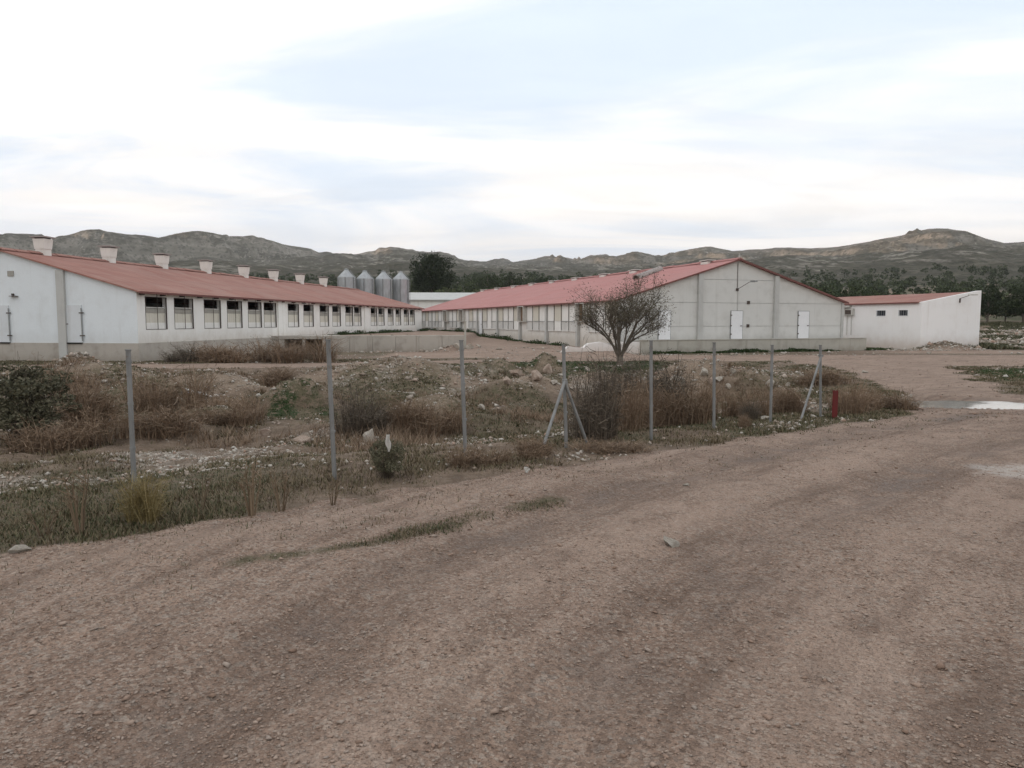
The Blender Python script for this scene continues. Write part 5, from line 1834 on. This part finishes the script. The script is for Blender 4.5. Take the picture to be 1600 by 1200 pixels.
# ------------------------------------------------------------------ small things
x, y, z = on_ground(1304, 653)
M['red_paint'] = m_plain('red_primer', (0.13, 0.014, 0.013), 0.6, 0, 0.3, 8)
st = empty('steel_post', (x, y, z), R(-24), 'short dark red steel beam standing upright at the road edge', 'post')
hh = 43 * y / FPX
MB().box(-0.045, 0.045, -0.055, -0.047, -0.2, hh).build('flange', M['red_paint'], st)
MB().box(-0.045, 0.045, 0.047, 0.055, -0.2, hh).build('flange', M['red_paint'], st)
MB().box(-0.005, 0.005, -0.046, 0.046, -0.2, hh - 0.002).build('web', M['red_paint'], st)


def rag(name, x, y, z, w_, h_, mat, lab, cat, seed, flat=False):
    g_ = np.random.default_rng(seed)
    n, m = 12, 14
    vs_, fs = [], []
    for j in range(m + 1):
        for i in range(n + 1):
            u, v_ = i / n - 0.5, j / m
            ww_ = w_ * (0.55 + 0.45 * math.sin(v_ * 3.0 + 0.3) + 0.18 * math.sin(v_ * 9 + seed))
            px2 = u * ww_ + 0.10 * w_ * math.sin(v_ * 6 + seed)
            dp = 0.12 * w_ * math.sin(u * 9 + v_ * 4) + g_.normal(0, 0.02 * w_)
            if flat:
                vs_.append((px2, (v_ - 0.5) * h_ * 2, 0.10 * h_ + 0.22 * h_ * abs(math.sin(u * 7 + v_ * 5)) + g_.uniform(0, 0.06 * h_)))
            else:
                vs_.append((px2, dp, h_ * (1 - v_)))
    for j in range(m):
        for i in range(n):
            a = j * (n + 1) + i
            fs.append((a, a + 1, a + n + 2, a + n + 1))
    mb_ = MB().add(vs_, fs)
    o = mb_.build(name, mat, None, True)
    sd = o.modifiers.new('thickness', 'SOLIDIFY')
    sd.thickness = 0.004
    o.location = (x, y, z)
    return tag(o, lab, cat)


M['rag'] = m_plain('white_cloth', (0.50, 0.485, 0.45), 0.85, 0, 0.15, 10)
M['tarp'] = m_plain('dark_sheeting', (0.045, 0.048, 0.058), 0.55, 0, 0.3, 6)
bx2, by2, bz2 = on_ground(605, 748)
pr_ = at(607, 706, by2 - 0.18)
rag('rag', pr_.x, pr_.y, pr_.z, 0.045, 0.17, M['rag'], 'torn white rag caught on the dark green bush', 'rag', 3)
x, y, z = on_ground(823, 739)
rag('litter', x, y, z, 0.05, 0.06, M['rag'], 'scrap of white paper standing in the verge below the braced post', 'litter', 5)
x, y, z = on_ground(302, 618)
rag('sheeting', x, y, z, 0.7, 0.28, M['tarp'], 'crumpled dark sheet on the rubble mound, left of the second post', 'sheeting', 7, True)
x, y, z = on_ground(314, 622)
pk = MB().box(-0.45, 0.45, -0.06, 0.06, 0.05, 0.09).build('plank', M['plastic'])
pk.location = (x, y, z + 0.05)
pk.rotation_euler = (0.1, 0.35, 0.5)
tag(pk, 'pale broken plank beside the crumpled dark sheet', 'plank')
# pale post and debris at the end of the retaining wall
p = at(727, 528, 57.2)
pg = hz(p.x, 57.2)
wp_ = empty('marker_post', (p.x, 57.2, pg), 0, 'thin pale post at the right end of the retaining wall', 'post')
MB().box(-0.07, 0.07, -0.07, 0.07, -0.3, 1.55 - pg).build('shaft', M['concrete_green'], wp_)
MB().box(-0.1, 0.1, -0.1, 0.1, 1.552 - pg, 1.61 - pg).build('post_cap', M['concrete_green'], wp_)
for i, (px_, py_, s, lab) in enumerate(((716, 545, 0.9, 'broken concrete block at the retaining wall end'), (735, 545, 0.7, 'whitish concrete lump right of the thin pale post'), (748, 543, 0.5, 'small concrete lump on the bank right of the thin pale post'))):
    x, y, z = on_ground(px_, py_)
    o = link('concrete_lump', rock_pale[i], None, (x, y, z + s * 0.2))
    o.scale = (s * 1.2, s, s * 0.8)
    o.rotation_euler = (0.3 * i, 0.2, i)
    tag(o, lab, 'rubble block')
# stack of planks lying by the annex end
x, y, z = on_ground(1536, 545)
for k in range(3):
    b_ = MB().box(-1.1, 1.1, -0.07, 0.07, 0, 0.05).build('plank', M['wood'] if k != 1 else M['plastic'])
    b_.location = (x + 0.15 * k, y - 0.18 * k, z + 0.06 + 0.03 * k)
    b_.rotation_euler = (0, 0.12, R(-35 + 9 * k))
    tag(b_, 'loose board lying by the right corner of the annex, %s' % ('rearmost', 'the pale middle one', 'nearest')[k], 'board', 'boards by the annex corner')

# ------------------------------------------------------------------ the evening air
hz_m = bpy.data.materials.new('haze_air')
hz_m.use_nodes = True
hn = hz_m.node_tree.nodes
hn.remove(hn['Principled BSDF'])
pv = hn.new('ShaderNodeVolumePrincipled')
pv.inputs['Color'].default_value = (0.90, 0.88, 0.88, 1)
pv.inputs['Density'].default_value = 0.00015
pv.inputs['Anisotropy'].default_value = 0.2
hz_m.node_tree.links.new(pv.outputs[0], hn['Material Output'].inputs['Volume'])
haze = MB().box(-5400, 5400, -5400, 5400, -12, 420).build('haze', hz_m)
tag(haze, 'thin evening haze in front of the hills', 'haze', kind='stuff')
